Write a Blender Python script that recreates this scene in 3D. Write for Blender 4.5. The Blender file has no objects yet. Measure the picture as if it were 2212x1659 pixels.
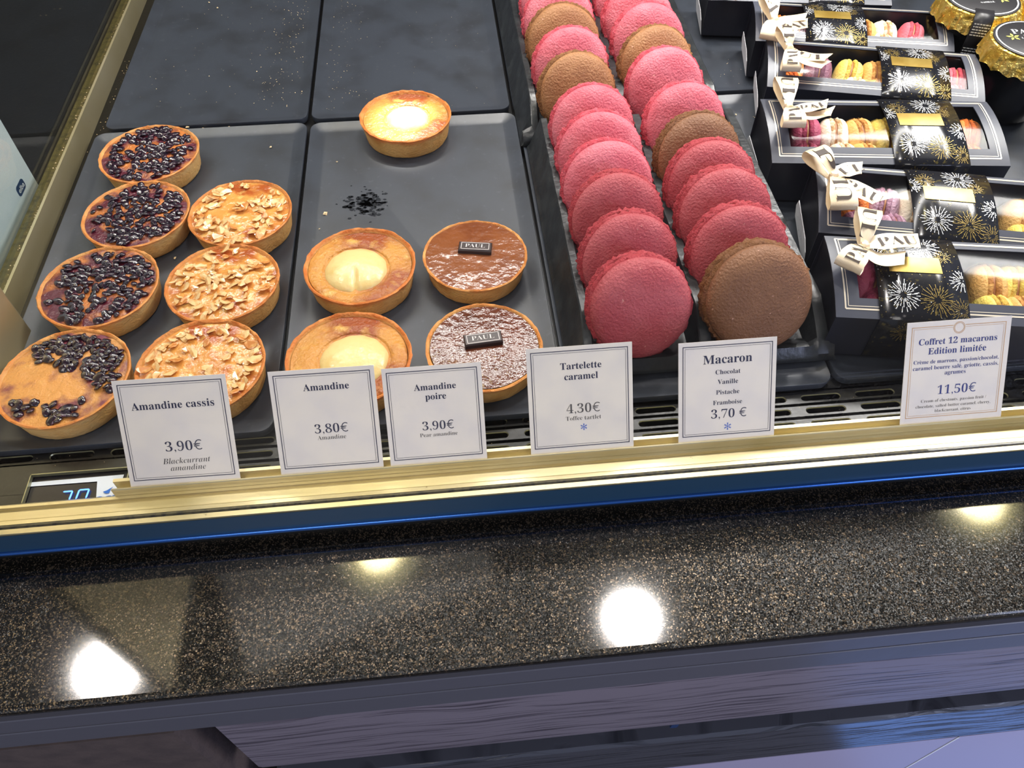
import bpy, bmesh, math, random
import numpy as np
from mathutils import Vector, Matrix, noise
PI = math.pi
rnd = random.Random(7)
SC = bpy.context.scene
C = SC.collection

# ---------------------------------------------------------------- camera
FPX = 1680.0
CAM = np.array([-0.02968, -0.29224, 0.43243])
_p, _r, _y = [math.radians(a) for a in (51.710, -0.245, 5.767)]
def _rot(p, r, y):
    f = np.array([math.sin(y)*math.cos(p), math.cos(y)*math.cos(p), -math.sin(p)])
    rt = np.array([math.cos(y), -math.sin(y), 0.0]); dn = np.cross(f, rt)
    return np.array([math.cos(r)*rt+math.sin(r)*dn, -math.sin(r)*rt+math.cos(r)*dn, f])
RM = _rot(_p, _r, _y)
cd = bpy.data.cameras.new('camera'); cam = bpy.data.objects.new('camera', cd); C.objects.link(cam)
cd.sensor_width = 36.0; cd.lens = FPX/2212*36.0; cd.clip_start = 0.01
m = Matrix(((RM[0][0], -RM[1][0], -RM[2][0], CAM[0]), (RM[0][1], -RM[1][1], -RM[2][1], CAM[1]), (RM[0][2], -RM[1][2], -RM[2][2], CAM[2]), (0, 0, 0, 1)))
cam.matrix_world = m
SC.camera = cam
def P(u, v, z=0.0):
    """where the photograph's pixel meets the real horizontal plane at height z"""
    d = RM.T @ np.array([u-1106.0, v-829.5, FPX])
    q = CAM + d*(z-CAM[2])/d[2]
    return Vector(q)

# ---------------------------------------------------------------- world, lights, exposure
SC.view_settings.view_transform = 'Standard'; SC.view_settings.look = 'None'
SC.view_settings.gamma = 1.0; SC.view_settings.use_curve_mapping = False
SC.view_settings.exposure = 0.0
W = bpy.data.worlds.new('world'); SC.world = W; W.use_nodes = True
bg = W.node_tree.nodes['Background']; bg.inputs[0].default_value = (0.70, 0.78, 0.98, 1); bg.inputs[1].default_value = 0.40
SC.cycles.max_bounces = 8; SC.cycles.transparent_max_bounces = 12
SC.cycles.sample_clamp_indirect = 6.0
SC.cycles.use_denoising = True
def area(name, loc, target, size, power, col=(1, 1, 1), sy=None):
    l = bpy.data.lights.new(name, 'AREA'); l.energy = power; l.color = col; l.size = size
    if sy: l.shape = 'RECTANGLE'; l.size_y = sy
    o = bpy.data.objects.new(name, l); C.objects.link(o); o.location = loc
    o.rotation_euler = (Vector(target)-Vector(loc)).to_track_quat('-Z', 'Y').to_euler(); return o
def spot(name, loc, target, power, deg, blend=0.5, r=0.02, col=(1, 1, 1)):
    l = bpy.data.lights.new(name, 'SPOT'); l.energy = power; l.color = col; l.spot_size = math.radians(deg)
    l.spot_blend = blend; l.shadow_soft_size = r
    o = bpy.data.objects.new(name, l); C.objects.link(o); o.location = loc
    o.rotation_euler = (Vector(target)-Vector(loc)).to_track_quat('-Z', 'Y').to_euler(); return o
area('case_strip_light', (0.05, 0.60, 0.66), (0.0, 0.22, 0), 1.4, 7.5, (1.0, 0.97, 0.92), 0.05)
spot('right_case_spot', (0.50, 0.66, 0.66), (0.36, 0.27, 0), 16.0, 50, 0.9, 0.03, (1.0, 0.98, 0.95))
spot('macaron_spot', (0.16, 0.86, 0.85), (0.14, 0.46, 0.03), 22.0, 34, 1.0, 0.03, (1.0, 0.97, 0.93))
spot('tart_spot', (-0.10, 0.75, 0.95), (-0.066, 0.352, 0.02), 230.0, 4.2, 0.9, 0.01, (1.0, 0.96, 0.86))
area('shop_front_light', (-0.5, -1.2, 1.9), (-0.10, 0.1, 0), 0.9, 15.0, (1.0, 0.95, 0.90))
area('blue_front_fill', (1.5, -1.6, 0.7), (0.25, 0.0, 0), 0.9, 17.0, (0.60, 0.68, 1.0))  # bluish fill added from the right front; no real sign there
area('right_case_panel', (0.83, 0.50, 0.68), (0.36, 0.14, 0.04), 0.34, 6.0, (1.0, 0.98, 0.95), 0.20)
area('floor_blue_strip', (1.05, -0.30, -0.93), (1.05, -0.22, -0.4), 1.0, 0.7, (0.16, 0.36, 1.0), 0.10)
area('low_right_fill', (2.1, -0.9, -0.45), (0.3, -0.13, -0.3), 0.8, 20.0, (0.96, 0.93, 1.0))  # unseen fill added low at the right to brighten the counter front

# ---------------------------------------------------------------- materials
def lin(c):
    return tuple((x/12.92 if x <= 0.04045 else ((x+0.055)/1.055)**2.4) for x in c)
def rgb(r, g, b): return lin((r/255, g/255, b/255)) + (1,)
def pm(name, col, rough=0.5, metal=0.0, spec=0.5, var=None, bump=None, bump2=None, coat=0.0, coat_r=0.05, sss=0.0, emit=None, es=0.0):
    """var = (colour2, scale, low, high[, detail]) mixes a second colour by object-space noise; bump = (scale, distance)"""
    M = bpy.data.materials.new(name); M.use_nodes = True
    nt = M.node_tree; b = nt.nodes['Principled BSDF']
    b.inputs['Base Color'].default_value = col; b.inputs['Roughness'].default_value = rough
    b.inputs['Metallic'].default_value = metal; b.inputs['Specular IOR Level'].default_value = spec
    b.inputs['Coat Weight'].default_value = coat; b.inputs['Coat Roughness'].default_value = coat_r
    if sss:
        b.inputs['Subsurface Weight'].default_value = sss; b.inputs['Subsurface Radius'].default_value = (0.006, 0.003, 0.0015)
        b.inputs['Subsurface Scale'].default_value = 1.0
    if emit: b.inputs['Emission Color'].default_value = emit; b.inputs['Emission Strength'].default_value = es
    tc = nt.nodes.new('ShaderNodeTexCoord')
    def nz(scale, detail=4):
        n = nt.nodes.new('ShaderNodeTexNoise'); n.inputs['Scale'].default_value = scale; n.inputs['Detail'].default_value = detail
        nt.links.new(tc.outputs['Object'], n.inputs['Vector']); return n
    if var:
        vs = var if isinstance(var, list) else [var]
        prev = None
        for v in vs:
            n = nz(v[1], v[4] if len(v) > 4 else 4)
            r = nt.nodes.new('ShaderNodeMapRange'); r.inputs['From Min'].default_value = v[2]; r.inputs['From Max'].default_value = v[3]
            nt.links.new(n.outputs['Fac'], r.inputs['Value'])
            mx = nt.nodes.new('ShaderNodeMix'); mx.data_type = 'RGBA'
            nt.links.new(r.outputs['Result'], mx.inputs['Factor'])
            mx.inputs['A'].default_value = col; mx.inputs['B'].default_value = v[0]
            if prev: nt.links.new(prev, mx.inputs['A'])
            prev = mx.outputs['Result']
        nt.links.new(prev, b.inputs['Base Color'])
    last = None
    for bp in (bump, bump2):
        if bp:
            n = nz(bp[0], 3); bm_ = nt.nodes.new('ShaderNodeBump'); bm_.inputs['Distance'].default_value = bp[1]; bm_.inputs['Strength'].default_value = 1.0
            nt.links.new(n.outputs['Fac'], bm_.inputs['Height'])
            if last: nt.links.new(last, bm_.inputs['Normal'])
            last = bm_.outputs['Normal']
    if last:
        nt.links.new(last, b.inputs['Normal'])
        if coat: nt.links.new(last, b.inputs['Coat Normal'])
    return M
def glass(name, rough=0.0, ior=1.4, tint=(1, 1, 1, 1)):
    M = bpy.data.materials.new(name); M.use_nodes = True; nt = M.node_tree; nt.nodes.clear()
    o = nt.nodes.new('ShaderNodeOutputMaterial'); t = nt.nodes.new('ShaderNodeBsdfTransparent'); g = nt.nodes.new('ShaderNodeBsdfGlossy')
    f0 = ((ior-1)/(ior+1))**2; ge = nt.nodes.new('ShaderNodeNewGeometry'); mx = nt.nodes.new('ShaderNodeMixShader')
    dt = nt.nodes.new('ShaderNodeVectorMath'); dt.operation = 'DOT_PRODUCT'; nt.links.new(ge.outputs['Incoming'], dt.inputs[0]); nt.links.new(ge.outputs['Normal'], dt.inputs[1])
    ab = nt.nodes.new('ShaderNodeMath'); ab.operation = 'ABSOLUTE'; nt.links.new(dt.outputs['Value'], ab.inputs[0])
    om = nt.nodes.new('ShaderNodeMath'); om.operation = 'SUBTRACT'; om.inputs[0].default_value = 1.0; nt.links.new(ab.outputs[0], om.inputs[1])
    pw = nt.nodes.new('ShaderNodeMath'); pw.operation = 'POWER'; pw.inputs[1].default_value = 5.0; nt.links.new(om.outputs[0], pw.inputs[0])
    f = nt.nodes.new('ShaderNodeMath'); f.operation = 'MULTIPLY_ADD'; f.inputs[1].default_value = 1-f0; f.inputs[2].default_value = f0; nt.links.new(pw.outputs[0], f.inputs[0])
    t.inputs['Color'].default_value = tint; g.inputs['Roughness'].default_value = rough
    nt.links.new(f.outputs[0], mx.inputs[0]); nt.links.new(t.outputs[0], mx.inputs[1]); nt.links.new(g.outputs[0], mx.inputs[2]); nt.links.new(mx.outputs[0], o.inputs[0])
    return M
def mul_by_z(M, z0, z1, col2, lo=0.0, hi=1.0):
    """browning of baked pastry towards its rim: mixes col2 in by height in the object's own space, broken up by noise"""
    nt = M.node_tree; b = nt.nodes['Principled BSDF']; tc = nt.nodes.new('ShaderNodeTexCoord')
    s = nt.nodes.new('ShaderNodeSeparateXYZ'); nt.links.new(tc.outputs['Object'], s.inputs[0])
    n = nt.nodes.new('ShaderNodeTexNoise'); n.inputs['Scale'].default_value = 90; nt.links.new(tc.outputs['Object'], n.inputs['Vector'])
    r = nt.nodes.new('ShaderNodeMapRange'); r.inputs['From Min'].default_value = z0; r.inputs['From Max'].default_value = z1
    r.inputs['To Min'].default_value = lo; r.inputs['To Max'].default_value = hi
    ad = nt.nodes.new('ShaderNodeMath'); ad.operation = 'MULTIPLY_ADD'; ad.inputs[1].default_value = (z1-z0)*1.2; nt.links.new(n.outputs['Fac'], ad.inputs[0]); nt.links.new(s.outputs['Z'], ad.inputs[2])
    sb = nt.nodes.new('ShaderNodeMath'); sb.operation = 'SUBTRACT'; sb.inputs[1].default_value = (z1-z0)*0.6; nt.links.new(ad.outputs[0], sb.inputs[0]); nt.links.new(sb.outputs[0], r.inputs['Value'])
    mx = nt.nodes.new('ShaderNodeMix'); mx.data_type = 'RGBA'; mx.inputs['B'].default_value = col2
    src = b.inputs['Base Color'].links[0].from_socket if b.inputs['Base Color'].links else None
    if src: nt.links.new(src, mx.inputs['A'])
    else: mx.inputs['A'].default_value = b.inputs['Base Color'].default_value
    nt.links.new(r.outputs['Result'], mx.inputs['Factor']); nt.links.new(mx.outputs['Result'], b.inputs['Base Color'])

MT = {}
MT['tray'] = pm('tray_coating', rgb(52, 57, 66), 0.38, 0, 0.5, var=[(rgb(42, 45, 51), 22, 0.45, 0.7), (rgb(68, 72, 80), 160, 0.62, 0.8)], bump=(900, 0.00004))
MT['trough'] = pm('black_plastic', rgb(30, 33, 36), 0.33, 0, 0.5, var=(rgb(44, 48, 50), 60, 0.45, 0.7), bump=(120, 0.0006))
MT['deck'] = pm('deck_metal', rgb(17, 17, 18), 0.28, 0.0, 0.5, var=(rgb(40, 38, 34), 220, 0.62, 0.78), bump=(300, 0.0001))
MT['deck_edge'] = pm('deck_cut_edge', rgb(150, 148, 120), 0.35, 0.7)
MT['pit'] = pm('deck_well', rgb(10, 10, 10), 0.8)
MT['gold'] = pm('gold_anodised', rgb(208, 194, 148), 0.36, 0.75, var=[(rgb(222, 210, 172), 14, 0.35, 0.7), (rgb(120, 104, 60), 230, 0.72, 0.82)], bump=(500, 0.00003))
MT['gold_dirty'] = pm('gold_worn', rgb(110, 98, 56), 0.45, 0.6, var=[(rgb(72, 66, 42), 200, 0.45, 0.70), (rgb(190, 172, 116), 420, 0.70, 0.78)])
MT['gasket'] = pm('gasket_rubber', rgb(72, 66, 44), 0.55, 0.1, var=(rgb(30, 28, 22), 300, 0.45, 0.65))
MT['bluemetal'] = pm('dark_blue_metal', rgb(36, 68, 92), 0.38, 0.0, 0.6)
MT['rod'] = pm('blue_rod', rgb(60, 110, 190), 0.25, 0.8)
MT['black'] = pm('shadow_gap_black', rgb(8, 9, 11), 0.6)
MT['glass'] = glass('clear_glass', 0.0, 1.35)
MT['sideglass'] = glass('side_glass', 0.0, 1.5, (0.92, 0.94, 0.92, 1))
MT['film'] = glass('window_film', 0.10, 1.38)
MT['whitepanel'] = pm('white_panel', rgb(228, 236, 240), 0.5, 0, 0.4, var=(rgb(206, 220, 226), 9, 0.4, 0.7))
MT['navy'] = pm('navy_print', rgb(30, 62, 100), 0.5)
MT['white'] = pm('white_print', rgb(235, 238, 240), 0.5)
MT['ink'] = pm('navy_ink', rgb(38, 40, 66), 0.6)
MT['inkblue'] = pm('blue_ink', rgb(38, 50, 120), 0.6)
MT['inkgrey'] = pm('grey_ink', rgb(84, 80, 78), 0.6)
MT['inkgold'] = pm('gold_ink', rgb(196, 152, 96), 0.5)
MT['iceblue'] = pm('snowflake_ink', rgb(70, 110, 200), 0.5)
MT['card'] = pm('card_paper', rgb(228, 220, 208), 0.45, 0, 0.4, var=(rgb(214, 208, 204), 40, 0.4, 0.75))
MT['cardworn'] = pm('card_paper_stained', rgb(228, 220, 206), 0.45, 0, 0.4, var=[(rgb(212, 206, 200), 40, 0.4, 0.75), (rgb(176, 150, 128), 110, 0.70, 0.78)])
MT['crust'] = pm('pastry_crust', rgb(234, 190, 122), 0.62, 0, 0.35, var=(rgb(222, 164, 88), 55, 0.45, 0.70), bump=(520, 0.0008), bump2=(75, 0.0010), sss=0.10)
mul_by_z(MT['crust'], 0.0155, 0.0205, rgb(204, 112, 44), 0.0, 0.90)
MT['crustdark'] = pm('pastry_crust_brown', rgb(230, 180, 108), 0.60, 0, 0.35, var=(rgb(212, 152, 78), 55, 0.45, 0.70), bump=(520, 0.0008), bump2=(75, 0.0010), sss=0.10)
mul_by_z(MT['crustdark'], 0.0145, 0.0205, rgb(196, 104, 40), 0.0, 0.90)
MT['frangipane'] = pm('blackcurrant_filling', rgb(198, 118, 56), 0.28, 0, 0.5, var=[(rgb(92, 26, 44), 60, 0.42, 0.56), (rgb(226, 164, 92), 40, 0.64, 0.78)], bump=(220, 0.0010), bump2=(700, 0.0005), coat=0.3, coat_r=0.12, sss=0.1)
MT['frangipane4'] = pm('blackcurrant_filling_bare', rgb(214, 148, 76), 0.28, 0, 0.5, var=[(rgb(112, 34, 58), 46, 0.50, 0.64), (rgb(226, 170, 98), 70, 0.6, 0.75)], bump=(220, 0.0010), bump2=(700, 0.0005), coat=0.3, coat_r=0.12, sss=0.1)
MT['berry'] = pm('blackcurrant', rgb(26, 14, 30), 0.24, 0, 0.5, var=(rgb(70, 18, 42), 0.9, 0.50, 0.70), coat=0.7, coat_r=0.08)
MT['almondfill'] = pm('almond_glaze', rgb(226, 156, 78), 0.22, 0, 0.5, var=[(rgb(176, 86, 36), 48, 0.50, 0.66), (rgb(246, 206, 120), 80, 0.58, 0.74)], bump=(200, 0.0010), coat=0.45, coat_r=0.08, sss=0.12)
MT['flake'] = pm('almond_flake', rgb(238, 200, 140), 0.26, 0, 0.5, var=(rgb(216, 150, 80), 0.9, 0.45, 0.65), coat=0.6, coat_r=0.1, sss=0.1)
MT['flakebrown'] = pm('almond_flake_toasted', rgb(206, 132, 66), 0.30, 0, 0.5, var=(rgb(236, 190, 120), 1.2, 0.5, 0.7), coat=0.6, coat_r=0.1)
MT['pearring'] = pm('almond_cream_ring', rgb(202, 140, 62), 0.40, 0, 0.4, var=[(rgb(150, 74, 34), 30, 0.46, 0.62), (rgb(224, 176, 92), 60, 0.58, 0.75)], bump=(360, 0.0014), coat=0.25, coat_r=0.15, sss=0.12)
MT['pear'] = pm('poached_pear', rgb(226, 202, 138), 0.40, 0, 0.4, var=(rgb(214, 182, 108), 60, 0.5, 0.75), bump=(260, 0.0004), coat=0.35, coat_r=0.15, sss=0.2)
MT['caramel'] = pm('caramel_glaze', rgb(132, 76, 40), 0.22, 0, 0.5, var=(rgb(114, 60, 30), 40, 0.45, 0.7), bump=(170, 0.0006), coat=0.7, coat_r=0.08)
MT['caramelrip'] = pm('caramel_glaze_rippled', rgb(98, 50, 30), 0.20, 0, 0.5, var=(rgb(80, 38, 22), 60, 0.45, 0.7), bump=(240, 0.0007), coat=0.9, coat_r=0.04)
MT['choc'] = pm('dark_chocolate', rgb(50, 38, 38), 0.35)
MT['chocprint'] = pm('plaque_print', rgb(214, 206, 204), 0.5)
def macm(name, c1, c2, cb):
    pale = tuple(0.55*x+0.45*y for x, y in zip(c2, rgb(240, 190, 170)))
    a = pm(name, c1, 0.55, 0, 0.4, var=[(c2, 45, 0.4, 0.7), (pale, 430, 0.69, 0.78, 2)], bump=(560, 0.0011), bump2=(50, 0.0008), sss=0.05)
    f = pm(name+'_foot', cb, 0.7, 0, 0.3, var=(c1, 160, 0.45, 0.65), bump=(700, 0.0012), sss=0.05)
    return a, f
MAC = {'pink': macm('raspberry_shell', rgb(204, 94, 108), rgb(216, 120, 132), rgb(188, 66, 80)),
       'shaded': macm('raspberry_shell_shaded', rgb(168, 68, 76), rgb(178, 86, 92), rgb(160, 54, 62)),  # same raspberry shell, shade of the dimmer front rows put into its colour
       'brown': macm('chocolate_shell', rgb(150, 100, 62), rgb(166, 118, 76), rgb(118, 76, 40)),
       'shadedbrown': macm('chocolate_shell_shaded', rgb(122, 82, 56), rgb(136, 94, 64), rgb(110, 70, 36)),  # same chocolate shell, darkened in colour for the shade nearer the front
       'cream': macm('vanilla_shell', rgb(240, 226, 200), rgb(246, 238, 220), rgb(196, 150, 100)),
       'tan': macm('caramel_shell', rgb(218, 166, 92), rgb(230, 184, 112), rgb(170, 110, 48)),
       'yellow': macm('citrus_shell', rgb(226, 200, 96), rgb(236, 214, 124), rgb(190, 150, 60)),
       'orange': macm('passion_shell', rgb(226, 120, 40), rgb(236, 140, 60), rgb(176, 80, 26)),
       'plum': macm('cassis_shell', rgb(120, 70, 92), rgb(138, 88, 108), rgb(96, 44, 68)),
       'wine': macm('griotte_shell', rgb(160, 60, 92), rgb(176, 84, 112), rgb(128, 32, 60)),
       'lilac': macm('lilac_shell', rgb(178, 140, 160), rgb(190, 156, 174), rgb(140, 96, 116))}
MT['fillpink'] = pm('raspberry_jam', rgb(130, 24, 40), 0.35)
MT['fillbrown'] = pm('ganache', rgb(72, 42, 24), 0.4)
MT['fillcream'] = pm('buttercream', rgb(170, 112, 66), 0.5)
MT['carton'] = pm('black_carton', rgb(34, 36, 46), 0.34, 0, 0.5, bump=(300, 0.00003))
MT['cartonend'] = pm('black_carton_end', rgb(20, 22, 30), 0.4)
MT['lidboard'] = pm('black_lid_board_sheen', rgb(70, 73, 84), 0.36, 0, 0.4, bump=(300, 0.00003))  # black carton lightened on top, its glossy reflection put into the base colour
MT['silver'] = pm('silver_line_print', rgb(226, 216, 196), 0.35, 0.3)
MT['flap'] = pm('white_flap_board', rgb(226, 228, 232), 0.5, var=(rgb(206, 208, 214), 30, 0.4, 0.7))
MT['flapline'] = pm('flap_curve_print', rgb(170, 174, 182), 0.5)
MT['sleeve'] = pm('night_sleeve', rgb(30, 31, 36), 0.16, 0.2, 0.6, var=(rgb(84, 76, 44), 260, 0.60, 0.70))
MT['burstw'] = pm('silver_firework_foil', rgb(226, 228, 230), 0.35, 0.3)
MT['burstg'] = pm('gold_firework_foil', rgb(150, 128, 66), 0.40, 0.5)
MT['goldfoil'] = pm('gold_foil_label', rgb(150, 122, 52), 0.28, 0.6, var=(rgb(172, 146, 76), 60, 0.4, 0.7))
MT['ribbon'] = pm('satin_ribbon', rgb(226, 204, 166), 0.32, 0.1, 0.6, var=(rgb(240, 226, 200), 50, 0.4, 0.7), bump=(1200, 0.0001))
MT['ribbonink'] = pm('ribbon_print', rgb(52, 38, 30), 0.6)
MT['jar'] = pm('dark_jar_glass', rgb(14, 15, 18), 0.25)
MT['foil'] = pm('gold_foil_crimp', rgb(206, 168, 66), 0.28, 0.75, var=(rgb(236, 208, 120), 90, 0.4, 0.65), bump=(160, 0.0030))
MT['jarlabel'] = pm('black_label', rgb(34, 33, 36), 0.4)
MT['vanilla'] = pm('yellow_flower_print', rgb(214, 212, 92), 0.5)
MT['crumb'] = pm('pastry_crumb', rgb(232, 206, 160), 0.7)
MT['stain'] = pm('sticky_stain', rgb(40, 43, 48), 0.22)
MT['lcdwhite'] = pm('display_white', rgb(214, 222, 232), 0.4)
MT['lcdblack'] = pm('display_dark', rgb(22, 20, 30), 0.2)
MT['led'] = pm('blue_led', rgb(60, 120, 255), 0.4, emit=(0.10, 0.28, 1.0, 1), es=3.0)
MT['logoblue'] = pm('blue_print', rgb(30, 100, 190), 0.5)
MT['ceil'] = pm('ceiling_paint', rgb(92, 94, 102), 0.9)
MT['wallb'] = pm('back_wall_paint', rgb(74, 70, 68), 0.9)
MT['lampw'] = pm('lamp_glow', (1, 1, 1, 1), 0.5, emit=(1.0, 0.93, 0.86, 1), es=190.0)
MT['lampy'] = pm('lamp_glow_warm', (1, 1, 1, 1), 0.5, emit=(1.0, 0.90, 0.50, 1), es=70.0)
MT['lampring'] = pm('lamp_reflector', rgb(220, 205, 150), 0.4, emit=(1.0, 0.9, 0.55, 1), es=2.4)
MT['trim'] = pm('slate_lacquer', rgb(88, 88, 98), 0.40, 0, 0.5, bump=(60, 0.0002))
MT['brownpost'] = pm('brown_panel', rgb(84, 72, 70), 0.7, var=(rgb(70, 60, 60), 60, 0.4, 0.7), bump=(300, 0.0004))
MT['lavender'] = pm('lilac_grey_panel', rgb(168, 162, 192), 0.45, 0, 0.5)
def wood(name, c1, c2):
    M = bpy.data.materials.new(name); M.use_nodes = True; nt = M.node_tree; b = nt.nodes['Principled BSDF']
    tc = nt.nodes.new('ShaderNodeTexCoord'); mp = nt.nodes.new('ShaderNodeMapping'); mp.inputs['Scale'].default_value = (9, 1, 230)
    n = nt.nodes.new('ShaderNodeTexNoise'); n.inputs['Scale'].default_value = 1.0; n.inputs['Detail'].default_value = 5; n.inputs['Distortion'].default_value = 0.7
    n2 = nt.nodes.new('ShaderNodeTexNoise'); n2.inputs['Scale'].default_value = 5.0; n2.inputs['Detail'].default_value = 2
    ad = nt.nodes.new('ShaderNodeVectorMath'); ad.operation = 'MULTIPLY_ADD'; ad.inputs[1].default_value = (0.0, 0.0, 0.05)
    nt.links.new(tc.outputs['Object'], n2.inputs['Vector']); nt.links.new(n2.outputs['Color'], ad.inputs[0]); nt.links.new(tc.outputs['Object'], ad.inputs[2])
    nt.links.new(ad.outputs[0], mp.inputs[0]); nt.links.new(mp.outputs[0], n.inputs['Vector'])
    r = nt.nodes.new('ShaderNodeMapRange'); r.inputs['From Min'].default_value = 0.52; r.inputs['From Max'].default_value = 0.66
    nt.links.new(n.outputs['Fac'], r.inputs['Value'])
    mx = nt.nodes.new('ShaderNodeMix'); mx.data_type = 'RGBA'; mx.inputs['A'].default_value = c1; mx.inputs['B'].default_value = c2
    nt.links.new(r.outputs['Result'], mx.inputs['Factor']); nt.links.new(mx.outputs['Result'], b.inputs['Base Color'])
    bm_ = nt.nodes.new('ShaderNodeBump'); bm_.inputs['Distance'].default_value = 0.0006; bm_.invert = True; nt.links.new(r.outputs['Result'], bm_.inputs['Height']); nt.links.new(bm_.outputs[0], b.inputs['Normal'])
    b.inputs['Roughness'].default_value = 0.42
    return M
MT['wood'] = wood('grained_grey_wood', rgb(124, 116, 128), rgb(72, 66, 78))
MT['wooddark'] = wood('grained_dark_wood', rgb(70, 72, 82), rgb(36, 38, 46)); MT['wooddark'].node_tree.nodes['Principled BSDF'].inputs['Roughness'].default_value = 0.25
def granite():
    M = bpy.data.materials.new('polished_granite'); M.use_nodes = True; nt = M.node_tree; b = nt.nodes['Principled BSDF']
    tc = nt.nodes.new('ShaderNodeTexCoord')
    def vor(scale):
        n = nt.nodes.new('ShaderNodeTexVoronoi'); n.inputs['Scale'].default_value = scale; n.inputs['Randomness'].default_value = 1.0
        nt.links.new(tc.outputs['Object'], n.inputs['Vector']); return n
    v = vor(1500); v2 = vor(620)
    s = nt.nodes.new('ShaderNodeSeparateColor'); nt.links.new(v.outputs['Color'], s.inputs[0])
    s2 = nt.nodes.new('ShaderNodeSeparateColor'); nt.links.new(v2.outputs['Color'], s2.inputs[0])
    def gt(sock, t):
        g = nt.nodes.new('ShaderNodeMath'); g.operation = 'GREATER_THAN'; g.inputs[1].default_value = t; nt.links.new(sock, g.inputs[0]); return g.outputs[0]
    mx0 = nt.nodes.new('ShaderNodeMath'); mx0.operation = 'MAXIMUM'
    nt.links.new(gt(s.outputs[0], 0.80), mx0.inputs[0]); nt.links.new(gt(s2.outputs[1], 0.955), mx0.inputs[1])
    c = nt.nodes.new('ShaderNodeMix'); c.data_type = 'RGBA'; c.inputs['A'].default_value = rgb(16, 15, 13); c.inputs['B'].default_value = rgb(92, 80, 66)
    nt.links.new(mx0.outputs[0], c.inputs['Factor']); nt.links.new(c.outputs['Result'], b.inputs['Base Color'])
    mm = nt.nodes.new('ShaderNodeMath'); mm.operation = 'MULTIPLY'; mm.inputs[1].default_value = 0.6; nt.links.new(mx0.outputs[0], mm.inputs[0]); nt.links.new(mm.outputs[0], b.inputs['Metallic'])
    nm = nt.nodes.new('ShaderNodeVectorMath'); nm.operation = 'MULTIPLY_ADD'; nm.inputs[1].default_value = (0.55, 0.55, 0.0); nm.inputs[2].default_value = (-0.275, -0.275, 1.0)
    nt.links.new(v.outputs['Color'], nm.inputs[0]); no = nt.nodes.new('ShaderNodeVectorMath'); no.operation = 'NORMALIZE'; nt.links.new(nm.outputs[0], no.inputs[0]); nt.links.new(no.outputs[0], b.inputs['Normal'])
    b.inputs['Roughness'].default_value = 0.27; b.inputs['Specular IOR Level'].default_value = 0.25
    b.inputs['Coat Weight'].default_value = 1.0; b.inputs['Coat Roughness'].default_value = 0.07; b.inputs['Coat IOR'].default_value = 1.5
    return M
MT['granite'] = granite()

# ---------------------------------------------------------------- mesh helpers
class MB:
    def __init__(s): s.v = []; s.f = []; s.mi = []
    def add(s, vs, fs, mi=0, xf=None):
        o = len(s.v)
        for p in vs:
            p = Vector(p); s.v.append(tuple(xf @ p if xf else p))
        for f in fs: s.f.append(tuple(i+o for i in f)); s.mi.append(mi)
        return s
    def box(s, a, b, mi=0, xf=None):
        (x0, y0, z0), (x1, y1, z1) = a, b
        vs = [(x0, y0, z0), (x1, y0, z0), (x1, y1, z0), (x0, y1, z0), (x0, y0, z1), (x1, y0, z1), (x1, y1, z1), (x0, y1, z1)]
        return s.add(vs, [(0, 3, 2, 1), (4, 5, 6, 7), (0, 1, 5, 4), (1, 2, 6, 5), (2, 3, 7, 6), (3, 0, 4, 7)], mi, xf)
    def lathe(s, prof, n=64, mi=0, fn=None, xf=None, close=False):
        """prof: list of (r, z); fn(angle, k, r, z) -> (r, z)"""
        vs = []; fs = []; K = len(prof)
        for k, (r, z) in enumerate(prof):
            for i in range(n):
                a = 2*PI*i/n; rr, zz = fn(a, k, r, z) if fn else (r, z)
                vs.append((rr*math.cos(a), rr*math.sin(a), zz))
        for k in range(K-1):
            for i in range(n):
                j = (i+1) % n; fs.append((k*n+i, k*n+j, (k+1)*n+j, (k+1)*n+i))
        for k, flip in ((0, True), (K-1, False)):
            c = len(vs); r, z = prof[k]
            zs = sum(vs[k*n+i][2] for i in range(n))/n; vs.append((0, 0, zs))
            for i in range(n):
                j = (i+1) % n; fs.append((k*n+i, c, k*n+j) if flip else (k*n+i, k*n+j, c))
        return s.add(vs, fs, mi, xf)
    def extrude_x(s, prof, x0, x1, mi=0, caps=True):
        """closed (y, z) profile run along x"""
        n = len(prof); vs = [(x0, y, z) for y, z in prof]+[(x1, y, z) for y, z in prof]
        fs = [(i, (i+1) % n, n+(i+1) % n, n+i) for i in range(n)]
        if caps: fs += [tuple(range(n-1, -1, -1)), tuple(range(n, 2*n))]
        return s.add(vs, fs, mi)
    def grid(s, fn, nu, nv, mi=0, xf=None):
        vs = [fn(i/nu, j/nv) for j in range(nv+1) for i in range(nu+1)]
        fs = [(j*(nu+1)+i, j*(nu+1)+i+1, (j+1)*(nu+1)+i+1, (j+1)*(nu+1)+i) for j in range(nv) for i in range(nu)]
        return s.add(vs, fs, mi, xf)
def obj(name, mb, mats, parent=None, loc=None, smooth=35, fixn=True):
    me = bpy.data.meshes.new(name); me.from_pydata(mb.v, [], mb.f)
    for mt in (mats if isinstance(mats, (list, tuple)) else [mats]): me.materials.append(MT[mt] if isinstance(mt, str) else mt)
    me.polygons.foreach_set('material_index', mb.mi)
    if fixn:
        bm = bmesh.new(); bm.from_mesh(me); bmesh.ops.recalc_face_normals(bm, faces=bm.faces); bm.to_mesh(me); bm.free()
    me.validate(); me.update()
    if smooth:
        me.polygons.foreach_set('use_smooth', [True]*len(me.polygons)); me.set_sharp_from_angle(angle=math.radians(smooth))
    o = bpy.data.objects.new(name, me); C.objects.link(o)
    if loc is not None: o.location = loc
    if parent: o.parent = parent
    return o
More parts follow.
